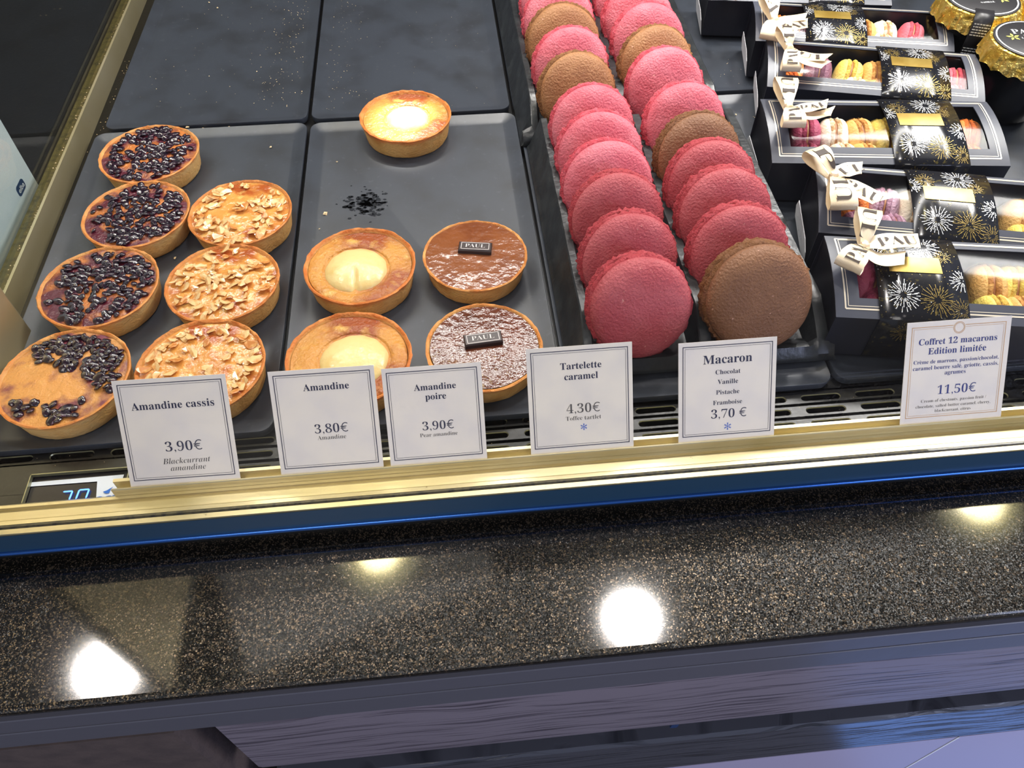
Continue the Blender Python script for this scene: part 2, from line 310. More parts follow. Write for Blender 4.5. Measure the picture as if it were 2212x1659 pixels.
def tag(o, label=None, cat=None, group=None, kind=None):
    if label: o['label'] = label
    if cat: o['category'] = cat
    if group: o['group'] = group
    if kind: o['kind'] = kind
    return o
def thing(name, label, cat, loc=(0, 0, 0), rot=(0, 0, 0), group=None):
    o = bpy.data.objects.new(name, None); C.objects.link(o); o.empty_display_size = 0.01
    o.location = loc; o.rotation_euler = rot
    return tag(o, label, cat, group)
def dup(o, parent=None):
    c = o.copy(); C.objects.link(c); c.parent = parent
    for ch in list(o.children): dup(ch, c)
    return c

# text: the mathematical alphabets of the built-in fallback fonts are serif faces
def serif(s, style='b'):
    up, lo, dg = {'b': (0x1D400, 0x1D41A, 0x1D7CE), 'bi': (0x1D468, 0x1D482, 0x1D7CE)}[style]
    out = ''
    for c in s:
        if 'A' <= c <= 'Z': out += chr(up+ord(c)-65)
        elif 'a' <= c <= 'z': out += chr(lo+ord(c)-97)
        elif '0' <= c <= '9': out += chr(dg+int(c))
        else: out += c
    return out
_tc = {}
def text_mesh(body, off=0.0):
    k = (body, off)
    if k not in _tc:
        cu = bpy.data.curves.new('t', 'FONT'); cu.body = body; cu.size = 1.0; cu.offset = off; cu.resolution_u = 3
        o = bpy.data.objects.new('t', cu); C.objects.link(o); bpy.context.view_layer.update()
        me = bpy.data.meshes.new_from_object(o)
        vs = [tuple(v.co) for v in me.vertices]; fs = [tuple(p.vertices) for p in me.polygons]
        bpy.data.objects.remove(o); bpy.data.curves.remove(cu); bpy.data.meshes.remove(me)
        _tc[k] = (vs, fs)
    return _tc[k]
def span(s, style, off):
    vs, _ = text_mesh(serif(s, style), off)
    return (min(p[0] for p in vs), max(p[0] for p in vs)) if vs else (0, 0)
ACC = {'é': ('e', 1), 'è': ('e', -1), 'ê': ('e', 0)}
def put_text(mb, s, width, cx, cy, z, style='b', off=0.0, mi=0, fn=None, squeeze=1.0, height=None):
    """centre text on (cx, cy) with the given width; accents are drawn as strokes"""
    base = ''.join(ACC[c][0] if c in ACC else c for c in s)
    vs, fs = text_mesh(serif(base, style), off)
    x0 = min(p[0] for p in vs); x1 = max(p[0] for p in vs); k = width/(x1-x0); ky = (height/0.7 if height else k)
    pts = [((p[0]-(x0+x1)/2)*k+cx, p[1]*ky+cy, z) for p in vs]
    F = fn if fn else (lambda p: p)
    mb.add([F(p) for p in pts], fs, mi)
    for i, c in enumerate(s):
        if c in ACC:
            a = span(base[:i+1], style, off)[1]; b_ = span(base[:i] or 'i', style, off)[1] if i else 0
            ex = (a-0.22-(x0+x1)/2)*k+cx; sg = ACC[c][1]; t = 0.05
            for (xa, ya, xb, yb) in ([(-0.10*sg, 0.50, 0.12*sg, 0.68)] if sg else [(-0.12, 0.5, 0, 0.66), (0, 0.66, 0.12, 0.5)]):
                q = [(xa-t, ya), (xa+t, ya), (xb+t, yb), (xb-t, yb)]
                mb.add([F((ex+x*k, cy+y*ky, z)) for x, y in q], [(0, 1, 2, 3)], mi)

# ---------------------------------------------------------------- the room
b = MB().box((-4, -3, 2.45), (4, 4, 2.50)); tag(obj('ceiling', b, 'ceil'), 'grey shop ceiling above the counter', kind='structure')
b = MB().box((-4, 2.6, -0.95), (4, 2.66, 2.45)); tag(obj('wall_back', b, 'wallb'), 'dim back wall of the shop behind the display', kind='structure')
b = MB().box((-4, -3, -1.0), (4, 4, -0.95)); tag(obj('floor', b, 'wallb'), 'shop floor under the counter', kind='structure')
def refl(u, v, zt):
    g = P(u, v, -0.042); d = Vector((g.x-CAM[0], g.y-CAM[1], g.z-CAM[2])); d.z = -d.z
    return g + d*((zt-g.z)/d.z)
for (u, v, mt, rr, lab) in ((232, 1445, 'lampw', 0.105, 'bright ceiling lamp mirrored at the left end of the granite'),
                            (1365, 1335, 'lampw', 0.100, 'bright ceiling lamp mirrored in the middle of the granite'),
                            (2120, 1082, 'lampy', 0.085, 'warm ceiling lamp mirrored at the right of the granite near the blue rail'),
                            (818, 1188, 'lampy', 0.080, 'warm ceiling lamp mirrored below the second price card')):
    q = refl(u, v, 2.40); t = thing('ceiling_lamp', lab, 'lamp', (q.x, q.y, 2.45), group='ceiling lamps')
    obj('lamp_housing', MB().lathe([(rr*2.0, 0), (rr*2.05, -0.05), (rr*1.9, -0.052), (rr*1.15, -0.03)], 40), 'lampring' if mt == 'lampy' else 'ceil', t)
    obj('bulb', MB().lathe([(rr, -0.031), (rr, -0.056), (rr*0.8, -0.062)], 40), mt, t)

# ---------------------------------------------------------------- display counter
X0, X1 = -0.75, 0.75
def stadium(cx, cy, L, H, n=7):
    r = H/2; pts = []
    for k in range(n): a = -PI/2+PI*k/(n-1); pts.append((cx+L/2-r+r*math.cos(a), cy+r*math.sin(a)))
    for k in range(n): a = PI/2+PI*k/(n-1); pts.append((cx-L/2+r+r*math.cos(a), cy+r*math.sin(a)))
    return pts
deck = thing('display_case', 'glass fronted pastry display case with gold rails and slotted black deck', 'display case', (0, 0, 0))
b = MB()
ZD = -0.004
b.box((-0.72, 0.0225, ZD-0.004), (X1, 0.86, ZD))                       # deck under the trays
slots = []
pitch = 0.0395
for j, cy in enumerate((0.0183, 0.0073, -0.0038)):
    for i in range(-16, 18):
        cx = 0.2210+i*pitch
        if -0.3165-0.016 < cx < -0.2515+0.001 and j > 0: continue
        slots.append((cx, cy))
def cell(mb, cx, cy, w, h, L, H):
    hp = stadium(cx, cy, L, H); n = len(hp); vo = []
    for (x, y) in hp:
        dx, dy = x-cx, y-cy
        k = min((w/2)/abs(dx) if abs(dx) > 1e-9 else 1e9, (h/2)/abs(dy) if abs(dy) > 1e-9 else 1e9)
        vo.append((cx+dx*k, cy+dy*k, ZD))
    vi = [(x, y, ZD) for x, y in hp]; vc = [(cx+(x-cx)*0.97, cy+(y-cy)*0.86, ZD-0.0008) for x, y in hp]; vd = [(x, y, ZD-0.006) for x, y, z in vc]
    mb.add(vo+vi, [(i, (i+1) % n, n+(i+1) % n, n+i) for i in range(n)])
    for (sx, sy) in ((1, 1), (1, -1), (-1, 1), (-1, -1)):
        c = (cx+sx*w/2, cy+sy*h/2, ZD)
        qs = [v for v in vo if (v[0]-cx)*sx > -1e-9 and (v[1]-cy)*sy > -1e-9]
        ex = [v for v in qs if abs(abs(v[0]-cx)-w/2) < 1e-6]; ey = [v for v in qs if abs(abs(v[1]-cy)-h/2) < 1e-6]
        if ex and ey:
            va = max(ex, key=lambda v: abs(v[1]-cy)); vb = max(ey, key=lambda v: abs(v[0]-cx)); mb.add([va, c, vb], [(0, 1, 2)])
    mb.add(vi+vc, [(i, (i+1) % n, n+(i+1) % n, n+i) for i in range(n)], 1)
    mb.add(vc+vd, [(i, (i+1) % n, n+(i+1) % n, n+i) for i in range(n)], 0)
g = MB()
for cx, cy in slots: cell(g, cx, cy, pitch, 0.0110, 0.0290, 0.0052)
for i in range(-16, 18):
    cx = 0.2210+i*pitch
    if -0.3165-0.016 < cx < -0.2515+0.001:
        x0, x1 = cx-pitch/2, cx+pitch/2
        for (a0, a1) in ((x0, -0.3155), (-0.2520, x1)):
            lo, hi = max(x0, a0), min(x1, a1)
            if hi > lo+1e-4: g.box((lo, -0.0095, ZD-0.003), (hi, 0.0128, ZD))
        lo, hi = max(x0, -0.3155), min(x1, -0.2520)
        if hi > lo: g.box((lo, 0.0055, ZD-0.003), (hi, 0.0128, ZD))
g.box((X0, -0.016, ZD-0.004), (-0.3155, -0.0093, ZD)); g.box((-0.2520, -0.016, ZD-0.004), (X1, -0.0093, ZD))
for cyl in (0.02375,): g.box((-0.72, cyl-0.0001, ZD-0.004), (X1, cyl+0.0015, ZD))
obj('deck_plate', b, 'deck', deck)
obj('slotted_grille', g, ['deck', 'deck_edge'], deck, fixn=False, smooth=0)
obj('deck_well', MB().box((-0.72, -0.03, -0.030), (X1, 0.03, -0.022)), 'pit', deck)
# gold front rail
pr = [(-0.0165, -0.030), (-0.0165, -0.0035), (-0.0180, -0.0022), (-0.0200, -0.0022), (-0.0203, -0.0052), (-0.0222, -0.0052), (-0.0226, -0.0034), (-0.0283, -0.0034), (-0.0286, -0.0040), (-0.0289, -0.0030), (-0.0318, -0.0028), (-0.0318, -0.030)]
obj('gold_rail', MB().extrude_x(pr, X0, X1), 'gold', deck, smooth=20)
obj('glass_gasket', MB().extrude_x([(-0.0319, -0.030), (-0.0319, -0.0030), (-0.0328, -0.0018), (-0.0340, -0.0018), (-0.0349, -0.0030), (-0.0349, -0.030)], X0, X1), 'gasket', deck, smooth=20)
obj('gold_rail_lip', MB().extrude_x([(-0.0350, -0.030), (-0.0350, -0.0028), (-0.0384, -0.0028), (-0.0386, -0.0036), (-0.0386, -0.030)], X0, X1), 'gold', deck, smooth=20)
obj('blue_fascia', MB().extrude_x([(-0.0330, -0.0300), (-0.0387, -0.0300), (-0.0390, -0.0040), (-0.0330, -0.0300)][:3], X0, X1), 'bluemetal', deck, smooth=0)
rodp = [(-0.0392+0.0016*math.cos(a), -0.0255+0.0016*math.sin(a)) for a in [2*PI*k/12 for k in range(12)]]
obj('blue_edge_rod', MB().extrude_x(rodp, X0, X1), 'rod', deck, smooth=60)
obj('shadow_gap', MB().box((X0, -0.0335, -0.042), (X1, -0.030, -0.0290)), 'black', deck)
obj('front_glass', MB().box((-0.74, -0.0342, -0.0016), (0.74, -0.0326, 0.46)), 'glass', deck, smooth=0)
# side: gold rail, glass, post, white panel
obj('side_rail', MB().box((-0.3662, 0.125, ZD), (-0.3640, 0.86, 0.0190)), 'gold', deck)
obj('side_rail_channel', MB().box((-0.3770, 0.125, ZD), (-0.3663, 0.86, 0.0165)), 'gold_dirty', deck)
obj('side_glass', MB().box((-0.3745, 0.125, 0.0166), (-0.3715, 0.86, 0.46)), 'sideglass', deck, smooth=0)
cp = obj('corner_post', MB().box((-0.3640, -0.0155, ZD), (-0.3475, 0.1330, 0.30)), 'gold', deck)
md = cp.modifiers.new('b', 'BEVEL'); md.width = 0.0025; md.segments = 3
ob = obj('side_floor', MB().box((-0.72, 0.125, ZD+0.0002), (-0.3795, 0.86, ZD+0.0016)), 'deck', deck)
wp = thing('side_panel', 'tall white panel with a small navy maker badge left of the gold side rail', 'panel', (-0.3895, 0.30, 0))
obj('board', MB().box((-0.003, -0.17, ZD+0.002), (0.0, 0.008, 0.42)), 'whitepanel', wp)
bd = MB(); lg = MB()
q = P(45, 405, 0.0)
def on_panel(u, v):      # where the pixel meets the panel's face plane x = -0.3895
    d = RM.T @ np.array([u-1106.0, v-829.5, FPX]); t = (-0.3894-CAM[0])/d[0]; w = CAM+d*t; return w
c0 = on_panel(45, 405); by, bz = c0[1]-0.30, c0[2]
pts = []
for (sx, sy) in ((1, 1), (-1, 1), (-1, -1), (1, -1)):
    for k in range(5):
        a0 = {(1, 1): 0, (-1, 1): PI/2, (-1, -1): PI, (1, -1): 1.5*PI}[(sx, sy)]+k*PI/8
        pts.append((sx*0.0050+0.003*math.cos(a0), sy*0.0015+0.003*math.sin(a0)))
bd.add([(0.0004, by+x, bz+y) for x, y in pts]+[(0.0, by+x, bz+y) for x, y in pts], [tuple(range(20))]+[(i, (i+1) % 20, 20+(i+1) % 20, 20+i) for i in range(20)])
badge = obj('badge', bd, 'navy', wp)
vs, fs = text_mesh('elba', 0.012); xw = max(p[0] for p in vs)
lg.add([(0.0006, by-0.0062+p[0]/xw*0.0124, bz-0.0020+p[1]*0.0062) for p in vs], fs)
obj('badge_lettering', lg, 'white', badge, smooth=0)

# granite ledge and counter front
gr = MB()
gp = [(-0.030, -0.060), (-0.030, -0.042)]+[(-0.1305-0.0035*math.sin(a), -0.0455+0.0035*math.cos(a)) for a in [k*PI/8 for k in range(5)]]+[(-0.134, -0.049), (-0.132, -0.052), (-0.120, -0.060)]
gr.extrude_x(gp, -0.80, 0.80)
tag(obj('granite_ledge', gr, 'granite', smooth=0), 'polished speckled black granite ledge in front of the glass case', 'ledge')
cf = thing('counter_front', 'dark counter front of lacquered mouldings and grained wood below the granite', 'counter', (0, -0.134, -0.052))
def mould(z0, z1, y=-0.0020, r=0.0006):
    return [(0.03, z0), (0.03, z1), (y+r, z1), (y, z1-r), (y, z0+r), (y+r, z0)]
obj('upper_moulding', MB().extrude_x(mould(-0.022, -0.001), -0.8, 0.8), 'trim', cf, smooth=0)
obj('lower_moulding', MB().extrude_x(mould(-0.051, -0.0250), -0.8, 0.8), 'trim', cf, smooth=0)
wpf = [(0.03, -0.0515), (0.0, -0.0515), (0.0, -0.170), (0.002, -0.182), (0.007, -0.190), (0.015, -0.193), (0.03, -0.193)]
obj('wood_plank', MB().extrude_x(wpf, -0.209, 0.8), 'wood', cf, smooth=40)
obj('brown_end_panel', MB().extrude_x([(0.03, -0.0515), (-0.003, -0.0515), (-0.003, -0.5), (0.03, -0.5)], -0.8, -0.233), 'brownpost', cf, smooth=0)
obj('backing', MB().box((-0.8, 0.022, -0.9), (0.8, 0.032, -0.001)), 'black', cf)
obj('lower_plank', MB().extrude_x([(0.03, -0.226), (0.003, -0.226), (0.0, -0.229), (0.0, -0.330), (0.03, -0.330)], -0.209, 0.8), 'wooddark', cf, smooth=0)
obj('lilac_panel', MB().extrude_x([(0.03, -0.333), (0.0, -0.333), (0.0, -0.9), (0.03, -0.9)], -0.209, 0.8), 'lavender', cf, smooth=0)
for x in (0.120,): obj('bracket', MB().box((x, 0.004, -0.200), (x+0.006, 0.02, -0.186)), 'rod', cf)
obj('panel_seam', MB().box((0.430, -0.0006, -0.9), (0.432, 0.001, -0.333)), 'white', cf)

# card holder rail
ch = MB().extrude_x([(-0.0095, -0.0035), (-0.0095, 0.0056), (-0.0118, 0.0056), (-0.0118, -0.0015), (-0.0164, -0.0015), (-0.0164, 0.0048), (-0.0167, 0.0054), (-0.0174, 0.0052), (-0.0177, 0.0046), (-0.0177, -0.0015), (-0.0179, -0.0035)], -0.2560, 0.75)
tag(obj('card_holder_rail', ch, 'gold', smooth=20), 'slotted gold rail holding the row of price cards', 'rail')

# temperature display
td = thing('temperature_display', 'small digital thermometer with blue digits sunk in the black deck', 'thermometer', (-0.2838, -0.003, ZD-0.0028))
fb = MB(); w0, w1, d0, d1 = -0.0317, 0.0318, -0.0063, 0.0085
fb.box((w0, -0.013, -0.002), (w1, d1, -0.0006)); obj('recess_floor', fb, 'lcdblack', td)
fr = MB()
for a, c in (((w0, -0.013, 0), (w0+0.0006, d1, 0.003)), ((w0, d1-0.0006, 0), (w1, d1, 0.003)), ((w1-0.0006, -0.013, 0), (w1, d1, 0.003))): fr.box(a, c)
obj('metal_frame', fr, 'deck_edge', td)
lb = MB(); zt = ZD-0.0028
def L(u, v, z=0.0): q = P(u, v, zt+z); return (q.x+0.2838, q.y+0.003, z)
lb.add([L(68, 1042, 0), L(268, 1025, 0), L(240, 1110, 0), L(205, 1112, 0), L(210, 1040, 0), L(66, 1051, 0)], [(0, 1, 4, 5), (1, 2, 3, 4)])
obj('white_label', lb, 'lcdwhite', td, smooth=0, fixn=False)
sg = MB()
def seg(a, c, w=0.00055):
    a, c = Vector(a), Vector(c); d = (c-a).normalized(); n = Vector((-d.y, d.x, 0)); e = 0.0005
    sg.add([a+d*e+n*w, a-d*e*0.4, a+d*e-n*w, c-d*e-n*w, c+d*e*0.4, c-d*e+n*w], [(0, 1, 2, 3, 4, 5)])
def digit(x, y, w, h, segs):
    sk = 0.0012
    pt = {'tl': (x+sk, y+h), 'tr': (x+w+sk, y+h), 'ml': (x+sk/2, y+h/2), 'mr': (x+w+sk/2, y+h/2), 'bl': (x, y), 'br': (x+w, y)}
    D = {'a': ('tl', 'tr'), 'b': ('tr', 'mr'), 'c': ('mr', 'br'), 'd': ('bl', 'br'), 'e': ('ml', 'bl'), 'f': ('tl', 'ml'), 'g': ('ml', 'mr')}
    for s_ in segs: seg((*pt[D[s_][0]], 0.0006), (*pt[D[s_][1]], 0.0006))
dg = L(137, 1052)
digit(dg[0], -0.0180, 0.0058, 0.0125, 'abc'); digit(dg[0]+0.0100, -0.0178, 0.0062, 0.0127, 'abcdef')
sg.add([(dg[0]+0.0078, -0.0182, 0.0006), (dg[0]+0.0088, -0.0182, 0.0006), (dg[0]+0.0088, -0.0172, 0.0006), (dg[0]+0.0078, -0.0172, 0.0006)], [(0, 1, 2, 3)])
obj('blue_digits', sg, 'led', td, smooth=0, fixn=False)
lo = MB(); q = L(233, 1070)
vs, fs = text_mesh('OCE', 0.015); lo.add([(q[0]-0.0075+p[0]*0.0068, q[1]-0.0045+p[1]*0.0055, 0.0006) for p in vs], fs)
bx, byy = q[0]-0.0005, q[1]+0.0012
lo.add([(bx-0.003, byy+0.0015, 0.0006), (bx-0.0008, byy+0.0022, 0.0006), (bx-0.0010, byy, 0.0006), (bx+0.0012, byy, 0.0006), (bx+0.0014, byy+0.0024, 0.0006), (bx+0.0030, byy+0.0048, 0.0006), (bx+0.0008, byy+0.0034, 0.0006)], [(0, 2, 1), (1, 2, 3, 4), (1, 4, 6), (4, 5, 6)])
obj('blue_logo', lo, 'logoblue', td, smooth=0, fixn=False)

# ---------------------------------------------------------------- flat trays
def rrect(x0, y0, x1, y1, r, n=6):
    pts = []
    for cx, cy, a0 in ((x1-r, y1-r, 0), (x0+r, y1-r, PI/2), (x0+r, y0+r, PI), (x1-r, y0+r, 1.5*PI)):
        for k in range(n+1): a = a0+PI/2*k/n; pts.append((cx+r*math.cos(a), cy+r*math.sin(a)))
    return pts
def tray(x0, y0, x1, y1, label, rot=0.0):
    w, h = x1-x0, y1-y0; mb = MB(); vs = []; fs = []
    rings = [(0.0010, -0.0030, 0.009), (0.0, 0.0030, 0.010), (0.0004, 0.0036, 0.0097), (0.0014, 0.0034, 0.009), (0.0060, 0.0014, 0.0065), (0.0105, 0.0004, 0.004), (0.0125, 0.0, 0.003)]
    for ins, z, r in rings: vs += [(x, y, z) for x, y in rrect(-w/2+ins, -h/2+ins, w/2-ins, h/2-ins, r)]
    n = 28
    for k in range(len(rings)-1): fs += [(k*n+i, k*n+(i+1) % n, (k+1)*n+(i+1) % n, (k+1)*n+i) for i in range(n)]
    fs.append(tuple(range((len(rings)-1)*n, len(rings)*n))); fs.append(tuple(range(n-1, -1, -1)))
    mb.add(vs, fs); o = obj('baking_tray', mb, 'tray', smooth=50)
    o.location = ((x0+x1)/2, (y0+y1)/2, 0); o.rotation_euler = (0, 0, rot)
    return tag(o, label, 'tray', 'flat black trays')
tray(-0.3555, 0.020, -0.1590, 0.3805, 'front black tray carrying the blackcurrant and almond tartlets')
tray(-0.1560, 0.018, 0.0395, 0.3790, 'front black tray carrying the pear and caramel tartlets')
tray(0.0420, 0.024, 0.2310, 0.3790, 'front black tray lying under the nearer macaron trough')
tray(0.2340, 0.026, 0.5400, 0.3900, 'front black tray lying under the ribboned gift boxes')
tray(-0.3500, 0.3860, -0.1600, 0.7600, 'empty rear black tray beside the gold side rail')
tray(-0.1565, 0.3850, 0.0360, 0.7600, 'empty rear black tray with worn patches, next to the macarons')
tray(0.0390, 0.3850, 0.2310, 0.7600, 'rear black tray lying under the farther macaron trough')
tray(0.2340, 0.3965, 0.6600, 0.7600, 'rear black tray lying under the farthest gift box')

# ---------------------------------------------------------------- macaron troughs
def trough(dx, y0, y1, label):
    X = [(0.045, 0.0), (0.0475, 0.10), (0.0560, 0.97), (0.0570, 1.0), (0.0620, 1.0), (0.0628, 0.95), (0.0665, 0.25), (0.0720, -1), (0.1265, -1), (0.1330, 0.25), (0.1385, 0.92), (0.1395, 0.96),
         (0.1462, 0.96), (0.1472, 0.92), (0.1520, 0.25), (0.1570, -1), (0.2120, -1), (0.2180, 0.25), (0.2235, 0.98), (0.2245, 1.0), (0.2310, 1.0), (0.2320, 0.96), (0.2365, 0.10), (0.2390, 0.0)]
    Y = [(y0, 0.06, 0.0022), (y0+0.0010, 0.22, 0.0050), (y0+0.006, 0.42, 0.0110), (y0+0.010, 0.50, 0.0105), (y0+0.018, 0.68, 0.0060), (y0+0.032, 0.93, 0.0050), (y0+0.038, 1.0, 0.0045)]
    ns = 22
    Y += [(y0+0.038+(y1-y0-0.038)*(k+1)/ns, 1.0, 0.0045) for k in range(ns)]
    vs = []; fs = []; n = len(X)
    for j, (y, hs, fl) in enumerate(Y):
        for i, (x, h) in enumerate(X):
            z = fl if h < 0 else max(0.0012+h*hs*0.029, 0.0012)
            if 0 < h < 0.3 and hs < 0.99: z = max(z, min(fl, 0.0012+0.029*hs))
            if h >= 0.9 and hs > 0.9:
                w_ = noise.noise(Vector((x*30, y*40, 1.0))); z += 0.0006*w_
                x = x+0.0007*noise.noise(Vector((x*3, y*95, 5.0)))
            vs.append((x+dx, y, z))
    for j in range(len(Y)-1): fs += [(j*n+i, j*n+i+1, (j+1)*n+i+1, (j+1)*n+i) for i in range(n-1)]
    fs += [tuple(range(n))]; fs += [tuple((len(Y)-1)*n+i for i in range(n-1, -1, -1))]
    mb = MB(); mb.add([(x, y, z) for x, y, z in vs], fs)
    # underside
    mb.add([(0.045+dx, y0, 0.0008), (0.239+dx, y0, 0.0008), (0.239+dx, y1, 0.0008), (0.045+dx, y1, 0.0008)], [(0, 3, 2, 1)])
    bm_ = mb
    o = obj('macaron_trough', bm_, 'trough', smooth=28)
    for v in o.data.vertices: v.co.z += 0.0035
    return tag(o, label, 'tray', 'two-lane black macaron troughs')
trough(0.0, 0.044, 0.3200, 'nearer two-lane black plastic trough full of large macarons')
trough(-0.0055, 0.3215, 0.680, 'farther two-lane black plastic trough full of large macarons')

# ---------------------------------------------------------------- macarons
def shell_mesh(R, seed, side, n, amp):
    prof = [(0.93, 0.0046), (0.975, 0.0058), (0.985, 0.0074), (0.965, 0.0096), (0.91, 0.0122), (0.81, 0.0145), (0.66, 0.0162), (0.48, 0.0172), (0.3, 0.0177), (0.12, 0.0179)]
    k = R/0.036
    def fn(a, i, r, z):
        x, y = r*math.cos(a), r*math.sin(a); q = Vector((x*22/k, y*22/k, seed*7.3+side))
        q2 = Vector((x*150/k, y*150/k, seed*3.1+side*5)); d = amp*(noise.noise(q)*1.6+noise.noise(q2)*0.45)
        return r*(1+0.016*noise.noise(Vector((math.cos(a)*1.3, math.sin(a)*1.3, seed*2.0+side)))), (z+(d if i > 1 else 0))
    mb = MB(); mb.lathe([(R*p, z*k) for p, z in prof], n, fn=fn)
    mb.v = [(x, y, z*side) for x, y, z in mb.v]; return mb
def foot_mesh(R, seed, side, n):
    k = R/0.036
    prof = [(0.90, 0.0012), (0.975, 0.0013), (1.005, 0.0022), (1.02, 0.0036), (1.01, 0.0052), (0.975, 0.0064), (0.92, 0.0068)]
    def fn(a, i, r, z):
        q = Vector((math.cos(a)*16, math.sin(a)*16, seed*5.1+i*0.9+side)); d = noise.noise(q)
        q2 = Vector((math.cos(a)*1.5, math.sin(a)*1.5, seed+side*3.0)); w = 1.0+0.02*noise.noise(q2)
        return (r*w+(0.0024*k*(d+0.10) if 0 < i < 6 else 0)), z+0.0007*k*noise.noise(Vector((math.cos(a)*13, math.sin(a)*13, i+seed)))
    mb = MB(); mb.lathe([(R*p, z*k) for p, z in prof], n, fn=fn)
    mb.v = [(x, y, z*side) for x, y, z in mb.v]; return mb
def macaron(name, R, kind, loc, nrm, seed, label, group, fill, n=72, amp=0.00075, roll=0.0):
    t = thing(name, label, 'macaron', loc, group=group)
    t.rotation_mode = 'QUATERNION'
    t.rotation_quaternion = Vector(nrm).to_track_quat('Z', 'Y') @ Matrix.Rotation(roll, 3, 'Z').to_quaternion()
    sm, fm = MAC[kind]
    for side in (1, -1):
        s = obj('shell', shell_mesh(R, seed, side, n, amp*R/0.036), sm, t, smooth=60)
        obj('ruffled_foot', foot_mesh(R, seed, side, n if n < 60 else 110), fm, s, smooth=70)
    k = R/0.036
    obj('filling', MB().lathe([(R*0.86, -0.0016*k), (R*0.93, -0.0008*k), (R*0.93, 0.0008*k), (R*0.86, 0.0016*k)], 36), fill, t)
    return t
LL = [(1378, 660, .0362, 'shaded'), (1355, 562, .0360, 'shaded'), (1330, 473, .0362, 'shaded'), (1310, 402, .0362, 'pink'), (1293, 337, .0360, 'pink'), (1277, 277, .0360, 'pink'), (1245, 202, .0352, 'brown'), (1231, 147, .036, 'pink'), (1215, 94, .0356, 'brown'), (1206, 52, .036, 'pink'), (1196, 8, .036, 'pink')]
RR = [(1630, 640, .0385, 'shadedbrown'), (1590, 548, .0372, 'shaded'), (1559, 466, .0372, 'shaded'), (1530, 402, .0366, 'shaded'), (1504, 340, .036, 'shadedbrown'), (1475, 271, .0356, 'pink'), (1433, 192, .0354, 'pink'), (1414, 142, .0350, 'brown'), (1397, 92, .0358, 'pink'), (1375, 45, .036, 'pink'), (1356, 2, .036, 'pink')]
ordn = ['front', 'second', 'third', 'fourth', 'fifth', 'sixth', 'seventh', 'eighth', 'ninth', 'tenth', 'eleventh']
def cname(k): return {'shaded': 'deep raspberry', 'pink': 'pink raspberry', 'brown': 'light brown chocolate', 'shadedbrown': 'shaded brown chocolate'}[k]
for lane, rows in (('left', LL), ('right', RR)):
    for i, (u, v, R, kind) in enumerate(rows):
        q = P(u, v, 0.041 if i else 0.0415)
        jit = rnd.uniform(-0.05, 0.05)
        if i == 0: nn = (0.04, -0.85, 0.52)
        else: nn = (0.06+jit, -0.86, 0.50+rnd.uniform(-0.04, 0.04))
        macaron('large_macaron', R, kind, q, nn, i+(20 if lane == 'right' else 0), 'large %s macaron, %s from front in the %s lane of the troughs' % (cname(kind), ordn[i] if i else 'first', lane),
                'large macarons in the troughs', 'fillpink' if kind in ('pink', 'shaded') else 'fillbrown', roll=rnd.uniform(0, 6)).scale = (1, 1, 0.88 if i else 1.0)

# ---------------------------------------------------------------- tartlets
def crust(parent, R, H, mat, seed, rim=0.0026, chip=0.0010):
    prof = [(R*0.885, 0.0), (R*0.905, 0.0015), (R*0.93, H*0.45), (R*0.985, H*0.93), (R*1.0-0.0002, H), (R-rim*0.4, H+0.0006), (R-rim, H-0.0004), (R-rim-0.0006, H-0.0045), (R-rim-0.004, H-0.0060)]
    def fn(a, i, r, z):
        c, s = math.cos(a), math.sin(a); nz = noise.noise(Vector((c*1.6, s*1.6, seed))); n2 = noise.noise(Vector((c*9, s*9, seed+3+i*0.35))); n3 = noise.noise(Vector((c*30, s*30, seed+i)))
        r = r*(1+0.012*nz)+0.00035*n2+0.00018*n3
        if i >= 3:
            z += chip*0.5*noise.noise(Vector((c*3, s*3, seed+9)))+chip*0.35*n2+0.00035*n3
            if i in (3, 4): r += chip*0.35*max(0, noise.noise(Vector((c*7, s*7, seed+17)))-0.15)*2.2
        return r, z
    return obj('crust', MB().lathe(prof, 120, fn=fn), mat, parent, smooth=60)
def filling(parent, R, z, mat, seed, dome=0.0006, amp=0.0006, name='filling', freq=90, n=80):
    prof = [(R*p, z) for p in (1.0, 0.97, 0.9, 0.8, 0.7, 0.6, 0.5, 0.4, 0.3, 0.2, 0.1, 0.04)]
    def fn(a, i, r, zz):
        x, y = r*math.cos(a), r*math.sin(a); p = r/R
        return r, zz+dome*(1-p*p)+amp*noise.noise(Vector((x*freq, y*freq, seed)))+amp*0.5*noise.noise(Vector((x*freq*2.7, y*freq*2.7, seed+4)))+(-0.0008*max(0, 0.97-p)*8 if False else 0)
    mb = MB(); mb.lathe(prof, n, fn=fn); return obj(name, mb, mat, parent, smooth=60)
berry_meshes = []
for k in range(5):
    bm = bmesh.new(); bmesh.ops.create_icosphere(bm, subdivisions=3, radius=1.0)
    for v in bm.verts:
        d = v.co.normalized(); f = 1+0.16*noise.noise(d*1.7+Vector((k*5.0, 0, 0)))-0.22*abs(noise.noise(d*3.6+Vector((0, k*3.0, 0)))); v.co = d*f
    me = bpy.data.meshes.new('berry'); bm.to_mesh(me); bm.free(); me.polygons.foreach_set('use_smooth', [True]*len(me.polygons)); me.materials.append(MT['berry']); berry_meshes.append(me)
def scatter(R, count, dmin, ok, seed):
    r_ = random.Random(seed); pts = []; tries = 0
    while len(pts) < count and tries < 20000:
        tries += 1; a = r_.uniform(0, 2*PI); r = R*math.sqrt(r_.random()); x, y = r*math.cos(a), r*math.sin(a)
        if ok(x, y) and all((x-q[0])**2+(y-q[1])**2 > dmin*dmin for q in pts): pts.append((x, y))
    return pts
HT = 0.0190
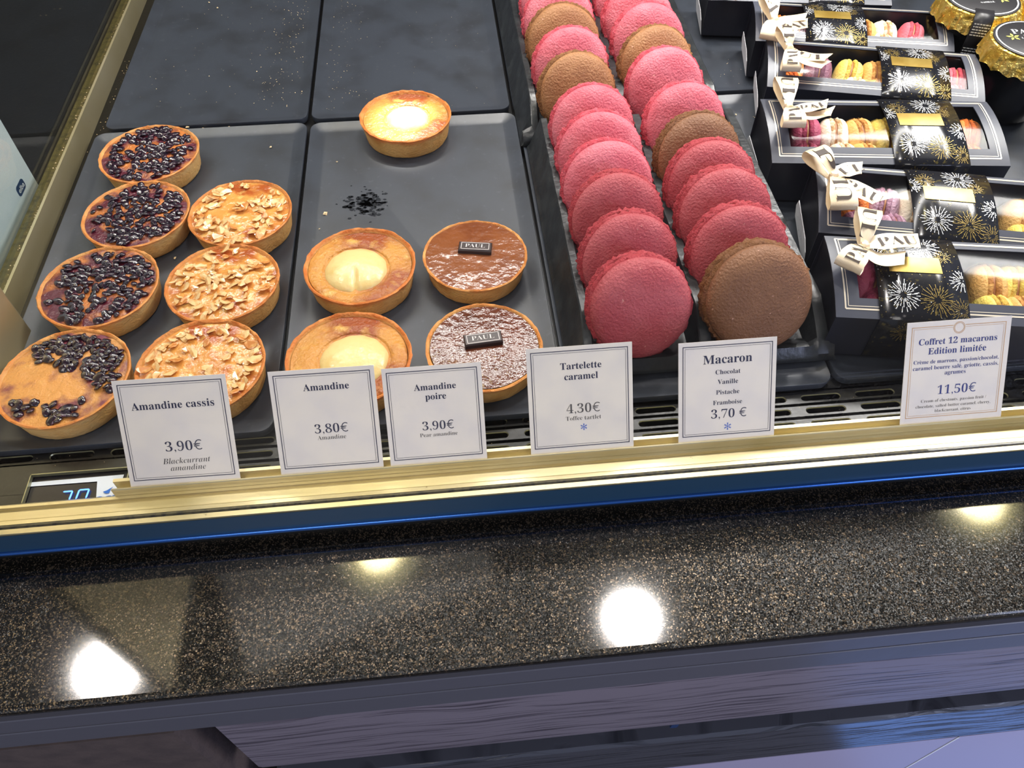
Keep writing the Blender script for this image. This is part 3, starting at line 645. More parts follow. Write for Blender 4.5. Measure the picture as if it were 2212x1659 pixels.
def cassis(x, y, R, seed, ok, count, label, rot=(0, 0, 0), fill='frangipane'):
    t = thing('blackcurrant_tartlet', label, 'tartlet', (x, y, 0.0003), rot, 'blackcurrant amandine tartlets')
    crust(t, R, HT, 'crust', seed)
    filling(t, R-0.0026, HT-0.0012, fill, seed, 0.0010, 0.0010)
    r_ = random.Random(seed)
    for (bx, by) in scatter(R-0.0060, int(count*1.7), 0.0033, ok, seed):
        o = bpy.data.objects.new('blackcurrant', berry_meshes[r_.randrange(5)]); C.objects.link(o); o.parent = t
        s = r_.uniform(0.0024, 0.0038); o.scale = (s*r_.uniform(0.9, 1.35), s, s*r_.uniform(0.38, 0.56))
        o.location = (bx, by, HT-0.0004+0.0010*(1-(bx*bx+by*by)/(R*R))); o.rotation_euler = (r_.uniform(-.5, .5), r_.uniform(-.5, .5), r_.uniform(0, 6))
    return t
nzf = lambda s, f: (lambda x, y: noise.noise(Vector((x*f, y*f, s))))
cassis(-0.2905, 0.3215, 0.0430, 11, lambda x, y: nzf(1.3, 55)(x, y) > -0.38, 78, 'farthest blackcurrant tartlet, evenly covered with glossy berries and pale on its side')
cassis(-0.2855, 0.2385, 0.0428, 12, lambda x, y: nzf(2.7, 50)(x, y) > -0.36 and not (x < -0.016 and nzf(4.1, 110)(x, y) < 0.12), 80, 'second blackcurrant tartlet from the back, bare orange filling at its left side')
cassis(-0.2965, 0.1555, 0.0440, 13, lambda x, y: nzf(3.9, 50)(x, y) > -0.36 and not (x < -0.020 and y < 0.010 and nzf(6.1, 90)(x, y) < 0.2), 84, 'third blackcurrant tartlet from the back with a dark berry crust and burnt left edge')
cassis(-0.3000, 0.0680, 0.0440, 14, lambda x, y: (y > 0.004-0.55*x+0.008*nzf(5, 60)(x, y)) and nzf(8.8, 60)(x, y) > -0.45 or (y < -0.020 and nzf(9, 80)(x, y) > -0.05 and x < 0.018) or (x > 0.024 and -0.012 < y < -0.002), 66, 'nearest blackcurrant tartlet with a bare golden patch at its lower right', fill='frangipane4')
flake_meshes = []
for k in range(6):
    r_ = random.Random(k+50); n = 12; top = []; bot = []
    for i in range(n):
        a = 2*PI*i/n; rr = (1+0.24*r_.uniform(-1, 1)); x, y = rr*math.cos(a)*(1.0 if k % 2 else 0.8), rr*math.sin(a)*0.62
        zc = 0.22*x*x*(1 if k % 3 else -1)+0.12*y; top.append((x, y, zc+0.025)); bot.append((x, y, zc-0.03))
    me = bpy.data.meshes.new('almond_flake'); me.from_pydata(top+bot, [], [tuple(range(n)), tuple(range(2*n-1, n-1, -1))]+[(i, n+i, n+(i+1) % n, (i+1) % n) for i in range(n)])
    me.materials.append(MT['flakebrown' if k == 5 else 'flake']); flake_meshes.append(me)
def almond(x, y, R, seed, count, label, edge=False):
    t = thing('almond_tartlet', label, 'tartlet', (x, y, 0.0003), (0, 0, 0), 'flaked almond tartlets')
    crust(t, R, HT, 'crustdark', seed); filling(t, R-0.0026, HT-0.0014, 'almondfill', seed, 0.0012, 0.0010)
    r_ = random.Random(seed)
    ok = (lambda a, b: math.hypot(a, b) > R*0.62 or r_.random() < 0.12) if edge else (lambda a, b: nzf(seed*1.7, 40)(a, b) > -0.28)
    for (bx, by) in scatter(R-0.0058, int(count*1.25), 0.0031, ok, seed):
        o = bpy.data.objects.new('almond_flake', flake_meshes[r_.randrange(6)]); C.objects.link(o); o.parent = t
        s = r_.uniform(0.0026, 0.0056); o.scale = (s, s*r_.uniform(.7, 1.1), s)
        o.location = (bx, by, HT-0.0004+0.0012*(1-(bx*bx+by*by)/(R*R))+r_.uniform(0, 0.0012)); o.rotation_euler = (r_.uniform(-.35, .35), r_.uniform(-.35, .35), r_.uniform(0, 6))
    return t
almond(-0.2010, 0.2325, 0.0420, 31, 62, 'farthest almond tartlet, bright glaze with pale flaked almonds on top')
almond(-0.2050, 0.1510, 0.0425, 32, 66, 'middle almond tartlet covered in pale flakes with a brown patch at its right')
almond(-0.2090, 0.0690, 0.0440, 33, 54, 'nearest almond tartlet, flakes round its edge, partly behind the blackcurrant price card', True)
def pear(x, y, R, seed, cx, cy, rp, hp, label, dent=None, rot=(0, 0, 0), chip=0.0012, h=0.0200):
    t = thing('pear_tartlet', label, 'tartlet', (x, y, 0.0003), rot, 'pear amandine tartlets')
    crust(t, R, h, 'crustdark', seed, chip=chip)
    Ri = R-0.0034; prof = [(Ri*p, 0) for p in (1.0, 0.97, 0.93, 0.89, 0.85, 0.81, 0.77, 0.73, 0.70, 0.67, 0.64, 0.61, 0.58, 0.55, 0.52, 0.49, 0.46, 0.43, 0.4, 0.3, 0.15, 0.04)]
    def fn(a, i, r, z):
        px, py = r*math.cos(a), r*math.sin(a); d = math.hypot(px-cx, py-cy)
        hill = math.exp(-((d-(rp+0.0065))/0.0062)**2)*0.0042; hole = -0.006 if d < rp-0.0008 else -0.006*max(0, 1-(d-rp+0.0008)/0.0018)
        return r, h-0.0022+hill*0.35*(1 if r < Ri*0.99 else 0.2)+hole+0.0007*noise.noise(Vector((px*90, py*90, seed)))
    mb = MB(); mb.lathe(prof, 120, fn=fn); obj('almond_cream_ring', mb, 'pearring', t, smooth=70)
    pp = [(rp*p, 0) for p in (1.0, 0.985, 0.94, 0.87, 0.78, 0.68, 0.56, 0.44, 0.32, 0.2, 0.1, 0.03)]
    def fp(a, i, r, z):
        px, py = r*math.cos(a), r*math.sin(a); p = min(1, r/rp); zz = h-0.0060+hp*1.05*math.sqrt(max(0, 1-p*p))**0.75
        if dent: zz -= 0.0034*math.exp(-((px-dent[0])/0.0020)**2)*max(0, min(1, (dent[1]-py)/0.010))
        return r*(1+0.03*noise.noise(Vector((math.cos(a)*3, math.sin(a)*3, seed)))), zz+0.0005*noise.noise(Vector((px*120, py*120, seed+2)))
    mb = MB(); mb.lathe(pp, 80, fn=fp); o = obj('pear_half', mb, 'pear', t, smooth=70); o.location = (cx, cy, 0)
    return t
pear(-0.0645, 0.3570, 0.0425, 41, 0.0015, -0.0020, 0.0200, 0.0090, 'brightly lit pear tartlet standing alone at the back of its tray')
pear(-0.1020, 0.1590, 0.0430, 42, -0.0030, -0.0040, 0.0245, 0.0105, 'pear tartlet with a split glossy pear half, in the middle of its tray', (0.000, -0.002))
pear(-0.1075, 0.0660, 0.0438, 43, 0.0035, -0.0020, 0.0245, 0.0100, 'nearest pear tartlet with a smooth pale pear half, above the second price card', chip=0.002)
def caramel(x, y, R, seed, mat, amp, freq, px, py, pw, prot, label):
    t = thing('caramel_tartlet', label, 'tartlet', (x, y, 0.0003), (0, 0, 0), 'caramel tartlets')
    crust(t, R, 0.0180, 'crustdark', seed, 0.0026, 0.0010); filling(t, R-(0.0012 if seed == 51 else 0.0032), 0.0180-0.0002, mat, seed, 0.0008, amp, 'caramel_glaze', freq, 110)
    mb = MB(); hw, hd, hh = pw/2, pw*0.20, 0.0040
    vs = []
    for (ins, z) in ((0, 0), (0, hh*0.75), (0.0008, hh)): vs += [(x_, y_, z) for x_, y_ in ((-hw+ins, -hd+ins), (hw-ins, -hd+ins), (hw-ins, hd-ins), (-hw+ins, hd-ins))]
    fs = [(3, 2, 1, 0), (8, 9, 10, 11)]+[(k*4+i, k*4+(i+1) % 4, (k+1)*4+(i+1) % 4, (k+1)*4+i) for k in range(2) for i in range(4)]
    mb.add(vs, fs); pl = obj('chocolate_plaque', mb, 'choc', t); pl.location = (px, py, 0.0184); pl.rotation_euler = (0, 0, prot)
    tx = MB(); put_text(tx, 'PAUL', pw*0.60, 0, -0.0016, hh+0.00012, 'b', -0.012, height=pw*0.15)
    e = 0.00022; a, c = hw-0.0020, hd-0.0014
    for q in (((-a, -c), (a, -c+e*2)), ((-a, c-e*2), (a, c)), ((-a, -c), (-a+e*2, c)), ((a-e*2, -c), (a, c))): tx.add([(q[0][0], q[0][1], hh+0.0001), (q[1][0], q[0][1], hh+0.0001), (q[1][0], q[1][1], hh+0.0001), (q[0][0], q[1][1], hh+0.0001)], [(0, 1, 2, 3)])
    obj('lettering', tx, 'chocprint', pl, smooth=0, fixn=False)
    return t
caramel(-0.0130, 0.1640, 0.0410, 51, 'caramel', 0.0004, 50, 0.0005, 0.0050, 0.0260, -0.16, 'smooth milk-brown caramel tartlet with a tilted chocolate plaque, the farther of two')
caramel(-0.0130, 0.0690, 0.0415, 52, 'caramelrip', 0.00005, 120, -0.0005, 0.0040, 0.0270, 0.08, 'dark rippled caramel tartlet with a chocolate plaque, the nearer of two')

# ---------------------------------------------------------------- price cards
def price_card(pc, W_, H_, lines, label, worn=False, gold=False, flake=None, ink='ink', yaw=0.0, name='price_card'):
    t = thing(name, label, 'price card', (pc[0], pc[1], pc[2]), (math.radians(53.3), 0, yaw), 'price cards in the gold rail')
    obj('card', MB().box((-W_/2, -0.0016, -0.0004), (W_/2, H_, 0)), 'cardworn' if worn else 'card', t, smooth=0)
    def frame(mb, m, w_, z=0.00012, gap=0):
        x0, x1, y0, y1 = -W_/2+m, W_/2-m, m, H_-m
        for (a, b_, c, d) in ((x0, y0, x1, y0+w_), (x0, y1-w_, -gap if gap else x1, y1), (x0, y0, x0+w_, y1), (x1-w_, y0, x1, y1))+(((gap, y1-w_, x1, y1),) if gap else ()):
            mb.add([(a, b_, z), (c, b_, z), (c, d, z), (a, d, z)], [(0, 1, 2, 3)])
    f1 = MB()
    if gold:
        frame(f1, 0.0034, 0.0004, gap=0.0042); frame(f1, 0.0048, 0.00018, gap=0.0042)
        for r0, r1 in ((0.0030, 0.0033), (0.0037, 0.0040)):
            vs = []; n = 28
            for i in range(n):
                a = 2*PI*i/n; vs += [(r0*math.cos(a), H_-0.0052+r0*math.sin(a), 0.00012), (r1*math.cos(a), H_-0.0052+r1*math.sin(a), 0.00012)]
            f1.add(vs, [(2*i, 2*i+1, (2*i+3) % (2*n), (2*i+2) % (2*n)) for i in range(n)])
        obj('printed_border', f1, 'inkgold', t, smooth=0, fixn=False)
    else:
        frame(f1, 0.0027, 0.00050); frame(f1, 0.0042, 0.00020); obj('printed_border', f1, 'ink', t, smooth=0, fixn=False)
    groups = {}
    for (s, fy, w_, cx, st, of, k) in lines:
        groups.setdefault(k, MB()); put_text(groups[k], s, w_*W_, (cx-0.5)*W_, H_*(1-fy), 0.00013, st, of)
    for k, mb in groups.items(): obj('lettering', mb, k, t, smooth=0, fixn=False)
    if flake:
        mb = MB(); fx, fy, fr = (flake[0]-0.5)*W_, H_*(1-flake[1]), flake[2]
        def bar(a, c, w_=0.00016):
            a, c = Vector((*a, 0)), Vector((*c, 0)); n_ = (c-a).normalized(); n_ = Vector((-n_.y, n_.x, 0))*w_
            mb.add([Vector((fx, fy, 0.00013))+p for p in (a-n_, c-n_, c+n_, a+n_)], [(0, 1, 2, 3)])
        for i in range(6):
            an = PI/6+i*PI/3; d = (math.cos(an), math.sin(an)); bar((0, 0), (d[0]*fr, d[1]*fr))
            for sg in (0.7, -0.7):
                e = (math.cos(an+sg), math.sin(an+sg))
                for q in (0.45, 0.75): bar((d[0]*fr*q, d[1]*fr*q), (d[0]*fr*q+e[0]*fr*0.3, d[1]*fr*q+e[1]*fr*0.3), 0.00013)
        obj('snowflake_print', mb, 'iceblue', t, smooth=0, fixn=False)
    return t
YC, ZC = -0.0157, 0.0052
T_ = -0.012
price_card((-0.210, YC, ZC), 0.0684, 0.0685, [('Amandine cassis', .285, .735, .50, 'b', 0, 'ink'), ('3,90€', .695, .33, .535, 'b', T_, 'ink'), ('Blackcurrant', .815, .43, .54, 'bi', T_, 'inkgrey'), ('amandine', .885, .32, .545, 'bi', T_, 'inkgrey')], 'white price card reading Amandine cassis at 3,90 euro', yaw=-0.012)
price_card((-0.1175, YC, ZC), 0.0653, 0.0672, [('Amandine', .205, .435, .53, 'b', 0, 'ink'), ('3,80€', .625, .32, .535, 'b', T_, 'ink'), ('Amandine', .69, .275, .53, 'b', T_, 'inkgrey')], 'plain white price card reading only Amandine at 3,80 euro', yaw=-0.008)
price_card((-0.049, YC, ZC), 0.0625, 0.0640, [('Amandine', .245, .425, .52, 'b', 0, 'ink'), ('poire', .345, .21, .52, 'b', 0, 'ink'), ('3,90€', .66, .32, .52, 'b', T_, 'ink'), ('Pear amandine', .73, .385, .52, 'b', T_, 'inkgrey')], 'white price card reading Amandine poire at 3,90 euro')
price_card((0.045, YC, ZC), 0.0680, 0.0700, [('Tartelette', .215, .39, .51, 'b', 0, 'ink'), ('caramel', .315, .32, .51, 'b', 0, 'ink'), ('4,30€', .635, .32, .52, 'b', T_, 'inkgrey'), ('Toffee tartlet', .705, .34, .52, 'b', T_, 'inkgrey')], 'stained white price card reading Tartelette caramel at 4,30 euro', worn=True, flake=(.52, .775, 0.0022))
price_card((0.1415, YC, ZC), 0.0648, 0.0665, [('Macaron', .225, .50, .50, 'b', 0, 'ink'), ('Chocolat', .335, .255, .505, 'b', -0.004, 'ink'), ('Vanille', .435, .21, .505, 'b', -0.004, 'ink'), ('Pistache', .54, .24, .505, 'b', -0.004, 'ink'), ('Framboise', .645, .30, .505, 'b', -0.004, 'ink'), ('3,70 €', .785, .365, .52, 'b', T_, 'ink'), ], 'white price card reading Macaron at 3,70 euro with four flavours', flake=(.51, .875, 0.0025))
price_card((0.2965, YC, ZC), 0.0712, 0.0690, [('Coffret 12 macarons', .225, .755, .50, 'b', 0, 'inkblue'), ('Edition limitée', .32, .56, .50, 'b', 0, 'inkblue'), ('Crème de marrons, passion/chocolat,', .41, .825, .50, 'b', -0.004, 'inkblue'), ('caramel beurre salé, griotte, cassis,', .472, .83, .50, 'b', -0.004, 'inkblue'), ('agrumes', .53, .205, .50, 'b', -0.004, 'inkblue'),
    ('11,50€', .725, .375, .53, 'b', T_, 'inkblue'), ('Cream of chestnuts, passion fruit /', .80, .64, .51, 'b', T_, 'inkgrey'), ('chocolate, salted butter caramel, cherry,', .855, .735, .51, 'b', T_, 'inkgrey'), ('blackcurrant, citrus', .905, .355, .51, 'b', T_, 'inkgrey')], 'gold-bordered price card reading Coffret 12 macarons at 11,50 euro', gold=True, yaw=0.0)

# ---------------------------------------------------------------- gift boxes
def frames(path, n=26):
    pts = [Vector(p) for p in path]; out = []
    ext = [pts[0]*2-pts[1]]+pts+[pts[-1]*2-pts[-2]]
    m_ = len(pts)-1
    for k in range(n+1):
        f = k/n*m_; i = min(int(f), m_-1); t = f-i; p0, p1, p2, p3 = ext[i:i+4]
        out.append(0.5*((2*p1)+(-p0+p2)*t+(2*p0-5*p1+4*p2-p3)*t*t+(-p0+3*p1-3*p2+p3)*t**3))
    return out
def ribbon(parent, inv, path, wfn, name, text=None, side=None, flip=False, cut=0.0, n=30, tspan=(0.3, 0.95), twist=0.0):
    c = frames(path, n); S = []; T = []; acc = [0]
    for k in range(n+1):
        t = (c[min(k+1, n)]-c[max(k-1, 0)]).normalized(); T.append(t)
        if k: acc.append(acc[-1]+(c[k]-c[k-1]).length)
    ref = Vector(side).normalized()
    for k in range(n+1): s = (ref-T[k]*ref.dot(T[k])).normalized(); S.append(s)
    tot = acc[-1]
    def at(sv, w, off=0.0):
        sv = max(0, min(tot, sv)); k = 0
        while k < n-1 and acc[k+1] < sv: k += 1
        f = (sv-acc[k])/max(1e-9, acc[k+1]-acc[k]); p = c[k].lerp(c[k+1], f); s = S[k].lerp(S[k+1], f); t = T[k].lerp(T[k+1], f)
        nn = s.cross(t).normalized()
        if flip: nn = -nn
        return p+s*w+nn*off
    mb = MB(); m = 4
    vs = []; fs = []
    for lay, off in ((0, 0.00012), (1, -0.00012)):
        for k in range(n+1):
            hw = wfn(k/n)
            for j in range(m+1):
                w = -hw+2*hw*j/m; ds = cut*(w/hw)*0.5*(k/n)**6*tot if cut else 0
                wr = 0.0006*math.sin(j*2.2+k*0.35)*(1 if wfn(k/n) < 0.006 else 0.35)
                vs.append(inv @ at(acc[k]+ds-abs(cut)*0.5*(k/n)**6*tot, w, off+wr))
    N = (n+1)*(m+1)
    for k in range(n):
        for j in range(m):
            a = k*(m+1)+j; fs.append((a, a+1, a+m+2, a+m+1)); fs.append((N+a, N+a+m+1, N+a+m+2, N+a+1))
        fs.append((k*(m+1), (k+1)*(m+1), N+(k+1)*(m+1), N+k*(m+1))); fs.append((k*(m+1)+m, N+k*(m+1)+m, N+(k+1)*(m+1)+m, (k+1)*(m+1)+m))
    mb.add(vs, fs); o = obj(name, mb, 'ribbon', parent, smooth=60)
    if text:
        tv, tf = text_mesh(serif(text, 'b'), -0.012); x1 = max(p[0] for p in tv); hm = wfn(0.7); s0, s1 = tspan[0]*tot, tspan[1]*tot
        tm = MB(); tm.add([inv @ at(s0+(s1-s0)*p[0]/x1, (p[1]-0.35)/0.7*hm*1.15*(1 if flip else -1), 0.0007) for p in tv], tf)
        obj('lettering', tm, 'ribbonink', o, smooth=0, fixn=False)
    return o
def bow(box, inv, knot, loops, tails):
    kz = 0.0035
    K = P(*knot)
    for (u, v, z, w, txt) in loops:
        E_ = P(u, v, z); d = E_-K; d.z = 0; L_ = d.length; dn = d.normalized(); sd = Vector((-dn.y, dn.x, 0)); up = Vector((0, 0, 1))
        lift = z-knot[2]
        path = [K+up*0.0005, K+dn*L_*0.45+up*(0.001+lift*0.4), K+dn*L_*0.92+up*(0.0015+lift), K+dn*L_+up*(0.0050+lift), K+dn*L_*0.90+up*(0.0090+lift), K+dn*L_*0.45+up*(0.0105+lift*0.5), K+up*0.0040]
        ribbon(box, inv, path, lambda q, w=w: w*(0.28+0.72*min(1, math.sin(PI*min(max(q, 0.0), 1.0))*1.35)), 'ribbon_loop', txt, sd, False, n=34, tspan=(0.55, 0.93))
    for (pts, w, txt, cut) in tails:
        path = [K+Vector((0, 0, 0.003))]+[P(*q) for q in pts]; d = path[-1]-path[0]; sd = Vector((-d.y, d.x, 0))
        ribbon(box, inv, path, lambda q, w=w: w*(0.30+0.70*min(1, q*3.2)), 'ribbon_tail', txt, sd, True, cut=cut, tspan=(0.22, 0.9))
    kb = MB(); kb.lathe([(0.0022, -0.0035), (0.0034, -0.0015), (0.0036, 0.0010), (0.0025, 0.0030)], 14, fn=lambda a, i, r, z: (r*(1+0.12*math.sin(3*a+i)), z)); 
    o = obj('ribbon_knot', kb, 'ribbon', box, smooth=60); o.location = inv @ (K+Vector((0, 0, 0.004)))
def gift_box(fl, yaw, L_, D, label, sl, inside, bowdef, zf=0.042, zb=0.055, bulge=0.0050, flaplines=False, where='', zoff=0.0):
    ya = math.radians(yaw); t = thing('gift_box', label, 'gift box', (fl[0], fl[1], 0.0038+zoff), (0, 0, ya), 'ribboned macaron gift boxes')
    bpy.context.view_layer.update(); mw = Matrix.Translation(t.location) @ Matrix.Rotation(ya, 4, 'Z'); inv = mw.inverted()
    zf -= 0.0038; zb -= 0.0038
    def top(x, y, off=0.0):
        q = max(0.0, min(1.0, y/D)); return (x, y, zf+(zb-zf)*q+bulge*4*q*(1-q)+off)
    ws0, ws1, wt0, wt1 = 0.085*L_, 0.925*L_, 0.20*D, 0.88*D
    # lid frame around the window
    xs = [0, ws0/2, ws0]+[ws0+(ws1-ws0)*k/10 for k in range(1, 11)]+[(ws1+L_)/2, L_]; ys = [0, wt0*0.5, wt0]+[wt0+(wt1-wt0)*k/8 for k in range(1, 9)]+[D]
    mb = MB()
    for lay in (0, 1):
        for i in range(len(xs)-1):
            for j in range(len(ys)-1):
                if 2 <= i < len(xs)-3 and 2 <= j < len(ys)-2: continue
                o_ = -0.0007*lay; q = [top(xs[i], ys[j], o_), top(xs[i+1], ys[j], o_), top(xs[i+1], ys[j+1], o_), top(xs[i], ys[j+1], o_)]
                mb.add(q if not lay else q[::-1], [(0, 1, 2, 3)])
    bm = bmesh.new(); me = bpy.data.meshes.new('x'); me.from_pydata(mb.v, [], mb.f); bm.from_mesh(me); bmesh.ops.remove_doubles(bm, verts=bm.verts, dist=1e-5)
    mb2 = MB(); bm.verts.ensure_lookup_table(); mb2.add([v.co.copy() for v in bm.verts], [tuple(v.index for v in f.verts) for f in bm.faces]); bm.free(); bpy.data.meshes.remove(me)
    lid = obj('lid_frame', mb2, 'lidboard', t, smooth=40, fixn=False)
    ln = MB()
    def lpath(m1, m2, w_):
        x0, x1, y0, y1 = m1, L_-m1, m2, D-m2*0.55; nn_ = 14
        for (xa, ya_, xb, yb, vert) in ((x0, y0, x1, y0, 0), (x0, y1, x1, y1, 0), (x0, y0, x0, y1, 1), (x1, y0, x1, y1, 1)):
            for k in range(nn_):
                a, b_ = k/nn_, (k+1)/nn_
                if vert: q = [(xa-w_/2, ya_+(yb-ya_)*a), (xa+w_/2, ya_+(yb-ya_)*a), (xa+w_/2, ya_+(yb-ya_)*b_), (xa-w_/2, ya_+(yb-ya_)*b_)]
                else: q = [(xa+(xb-xa)*a, ya_-w_/2), (xa+(xb-xa)*b_, ya_-w_/2), (xa+(xb-xa)*b_, ya_+w_/2), (xa+(xb-xa)*a, ya_+w_/2)]
                ln.add([top(x, y, 0.0002) for x, y in q], [(0, 1, 2, 3)])
    lpath(0.0068, 0.0060, 0.0011); lpath(0.0088, 0.0080, 0.0005)
    obj('silver_lines', ln, 'silver', lid, smooth=0, fixn=False)
    # walls
    bx = MB(); e = 0.0006
    bx.box((0, 0, 0), (L_, e, zf)); bx.box((0, D-e, 0), (L_, D, zb)); bx.box((0, 0, 0), (L_, D, e))
    obj('carton', bx, 'carton', t, smooth=0)
    for side in (0, 1):
        def endf(a, h): 
            y = a*D; z = h*(top(0, y)[2]-0.0004); d = 0.0055*math.sin(PI*h)*(0.35+0.65*math.sin(PI*a)); return ((d if side == 0 else L_-d), y, z)
        g = MB(); g.grid(endf, 10, 8); obj('end_panel', g, 'cartonend', t, smooth=60)
    # white lined end flap standing at the left end
    fpz = [(0.0015, 0.0), (0.0030, 0.0150), (0.012, 0.0215), (D-0.010, 0.0215), (D-0.001, 0.010), (D-0.003, 0.0)]
    fb_ = MB(); n = len(fpz); fb_.add([(-0.0006-0.16*z, y, z) for y, z in fpz]+[(-0.0001-0.16*z, y, z) for y, z in fpz], [tuple(range(n-1, -1, -1)), tuple(range(n, 2*n))]+[(i, (i+1) % n, n+(i+1) % n, n+i) for i in range(n)])
    fo = obj('end_flap', fb_, 'flap', t, smooth=0); fo['label'] = 'white inner side of the end flap'
    if flaplines:
        fm = MB()
        for (cy, cz, r, a0, a1) in ((0.020, 0.004, 0.008, 0.3, 2.9), (0.036, 0.012, 0.007, 0.2, 6.2), (0.048, 0.006, 0.006, 0.0, 3.2), (0.030, -0.006, 0.016, 0.5, 2.4)):
            for k in range(18):
                a, c_ = a0+(a1-a0)*k/18, a0+(a1-a0)*(k+1)/18; q = []
                for an, rr in ((a, r-0.00015), (a, r+0.00015), (c_, r+0.00015), (c_, r-0.00015)): q.append((cy+rr*math.cos(an), cz+rr*math.sin(an)))
                if all(0.0 < z < 0.021 and 0.004 < y < D-0.008 for y, z in q): fm.add([(-0.00075-0.16*z, y, z) for y, z in q], [(0, 1, 2, 3)])
        if fm.v: obj('flap_print', fm, 'flapline', fo, smooth=0, fixn=False)
    # window film
    g = MB(); g.grid(lambda a, b_: top(ws0-0.002+(ws1-ws0+0.004)*a, wt0-0.002+(wt1-wt0+0.004)*b_, -0.0010), 16, 12); obj('window_film', g, 'film', t, smooth=60, fixn=False)
    # sleeve
    s0, s1 = sl[0]*L_, sl[1]*L_
    def wrap(x, y, off):
        if y < 0: return (x, -off, zf+y)
        if y > D: return (x, D+off, zb-(y-D))
        return top(x, y, off)
    ysl = [-zf+0.001, -0.0004]+[D*k/14 for k in range(15)]+[D+0.0004, D+zb-0.001]
    vs = [wrap(x, y, 0.0011) for y in ysl for x in (s0, s0+(s1-s0)/3, s0+(s1-s0)*2/3, s1)]; g = MB(); g.add(vs, [(j*4+i, j*4+i+1, j*4+i+5, j*4+i+4) for j in range(len(ysl)-1) for i in range(3)])
    slv = obj('paper_sleeve', g, 'sleeve', t, smooth=40, fixn=False); wd = s1-s0
    md_ = slv.modifiers.new('thickness', 'SOLIDIFY'); md_.thickness = 0.0003; md_.offset = -1
    rb = random.Random(int(fl[0]*1e4)); bw, bg_ = MB(), MB()
    def burst(mb, cx, cy, r, n_, w_):
        for rg, (ra, rbb) in enumerate(((0.22, 0.5), (0.45, 0.78), (0.66, 1.0))):
            for k in range(n_):
                a = 2*PI*(k+rg*0.4)/n_+rb.uniform(-.08, .08); q0, q1 = r*(ra+rb.uniform(-.05, .05)), r*(rbb+rb.uniform(-.12, .05)); ca, sa = math.cos(a), math.sin(a)
                q = [(cx+ca*q0-sa*w_*0.5, cy+sa*q0+ca*w_*0.5), (cx+ca*q0+sa*w_*0.5, cy+sa*q0-ca*w_*0.5), (cx+ca*q1+sa*w_, cy+sa*q1-ca*w_), (cx+ca*q1-sa*w_, cy+sa*q1+ca*w_)]
                if all(s0+0.0004 < x < s1-0.0004 and y > -zf+0.002 and y < D for x, y in q) and not (min(y for x, y in q) < 0 < max(y for x, y in q)): mb.add([wrap(x, y, 0.0014) for x, y in q], [(0, 1, 2, 3)])
    burst(bw, s0+wd*0.62, D*0.86, 0.0125, 22, 0.00028); burst(bw, s0+wd*0.28, D*0.24, 0.0120, 22, 0.00028); burst(bw, s0+wd*0.97, D*0.42, 0.0095, 18, 0.00026); burst(bw, s0+wd*0.03, D*0.70, 0.008, 16, 0.00025)
    burst(bg_, s0+wd*0.66, D*0.20, 0.0120, 22, 0.00024); burst(bg_, s0+wd*0.20, D*0.80, 0.0080, 18, 0.00022); burst(bg_, s0+wd*0.92, D*0.10, 0.0090, 18, 0.00022); burst(bg_, s0+wd*0.34, -0.010, 0.010, 18, 0.00024); burst(bw, s0+wd*0.7, -0.018, 0.010, 18, 0.0002); burst(bg_, s0+wd*0.80, D*0.72, 0.006, 14, 0.0002)
    for _ in range(150):
        x, y = rb.uniform(s0+0.001, s1-0.001), rb.uniform(0.001, D-0.001); r = rb.uniform(0.00012, 0.0003); (bw if rb.random() < .35 else bg_).add([wrap(x-r, y-r, .0014), wrap(x+r, y-r, .0014), wrap(x+r, y+r, .0014), wrap(x-r, y+r, .0014)], [(0, 1, 2, 3)])
    obj('silver_fireworks', bw, 'burstw', slv, smooth=0, fixn=False); obj('gold_fireworks', bg_, 'burstg', slv, smooth=0, fixn=False)
    g = MB(); g.grid(lambda a, b_: top(s0+wd*(0.16+0.60*a), D*(0.50+0.20*b_), 0.0016), 8, 5); gl = obj('gold_label', g, 'goldfoil', slv, smooth=60, fixn=False)
    g = MB()
    for (a, b_, c_, d) in ((.18, .515, .74, .522), (.18, .678, .74, .685), (.18, .515, .185, .685), (.735, .515, .74, .685)):
        for k in range(6): x0_, x1_ = a+(c_-a)*k/6, a+(c_-a)*(k+1)/6; g.add([top(s0+wd*x0_, D*b_, .0018), top(s0+wd*x1_, D*b_, .0018), top(s0+wd*x1_, D*d, .0018), top(s0+wd*x0_, D*d, .0018)], [(0, 1, 2, 3)])
    obj('label_border', g, 'inkgold', gl, smooth=0, fixn=False) if False else None
    # macarons inside
    seen = 0
    for (u, row, kind) in inside:
        yy = min(0.70*D, D-0.0228) if row == 'b' else 0.0208
        # local x where the sight line through this column crosses the row
        best = min(range(0, 101), key=lambda k: abs(px_u(mw @ Vector((k/100*L_, yy, 0.030)))-u)); xx = best/100*L_
        w = mw @ Vector((xx, yy, 0.0226 if row == 'b' else 0.0204)); nn = (mw.to_3x3() @ Vector((1, rb.uniform(-.22, .10), rb.uniform(-.10, .10)))).normalized()
        lb_ = 'small %s macaron, %s row of %s, %s' % ({'pink': 'raspberry pink'}.get(kind, kind), 'back' if row == 'b' else 'front', where, inside_pos(inside, u, row))
        m2 = macaron('small_macaron', 0.0214 if row == 'b' else 0.0193, kind, w, nn, seen+fl[1]*50, lb_, 'small macarons in the gift boxes', 'fillcream', n=40, amp=0.0006); seen += 1
        m2.scale = (1, 1, 1.22)
    if bowdef: bow(t, inv, *bowdef)
    return t
def px_u(w):
    c_ = RM @ (np.array(w)-CAM); return 1106+FPX*c_[0]/c_[2]
def inside_pos(ins, u, row):
    us = sorted(q[0] for q in ins if q[1] == row); i = us.index(u); return ['first', 'second', 'third', 'fourth', 'fifth', 'sixth'][i]+' from ribbon'
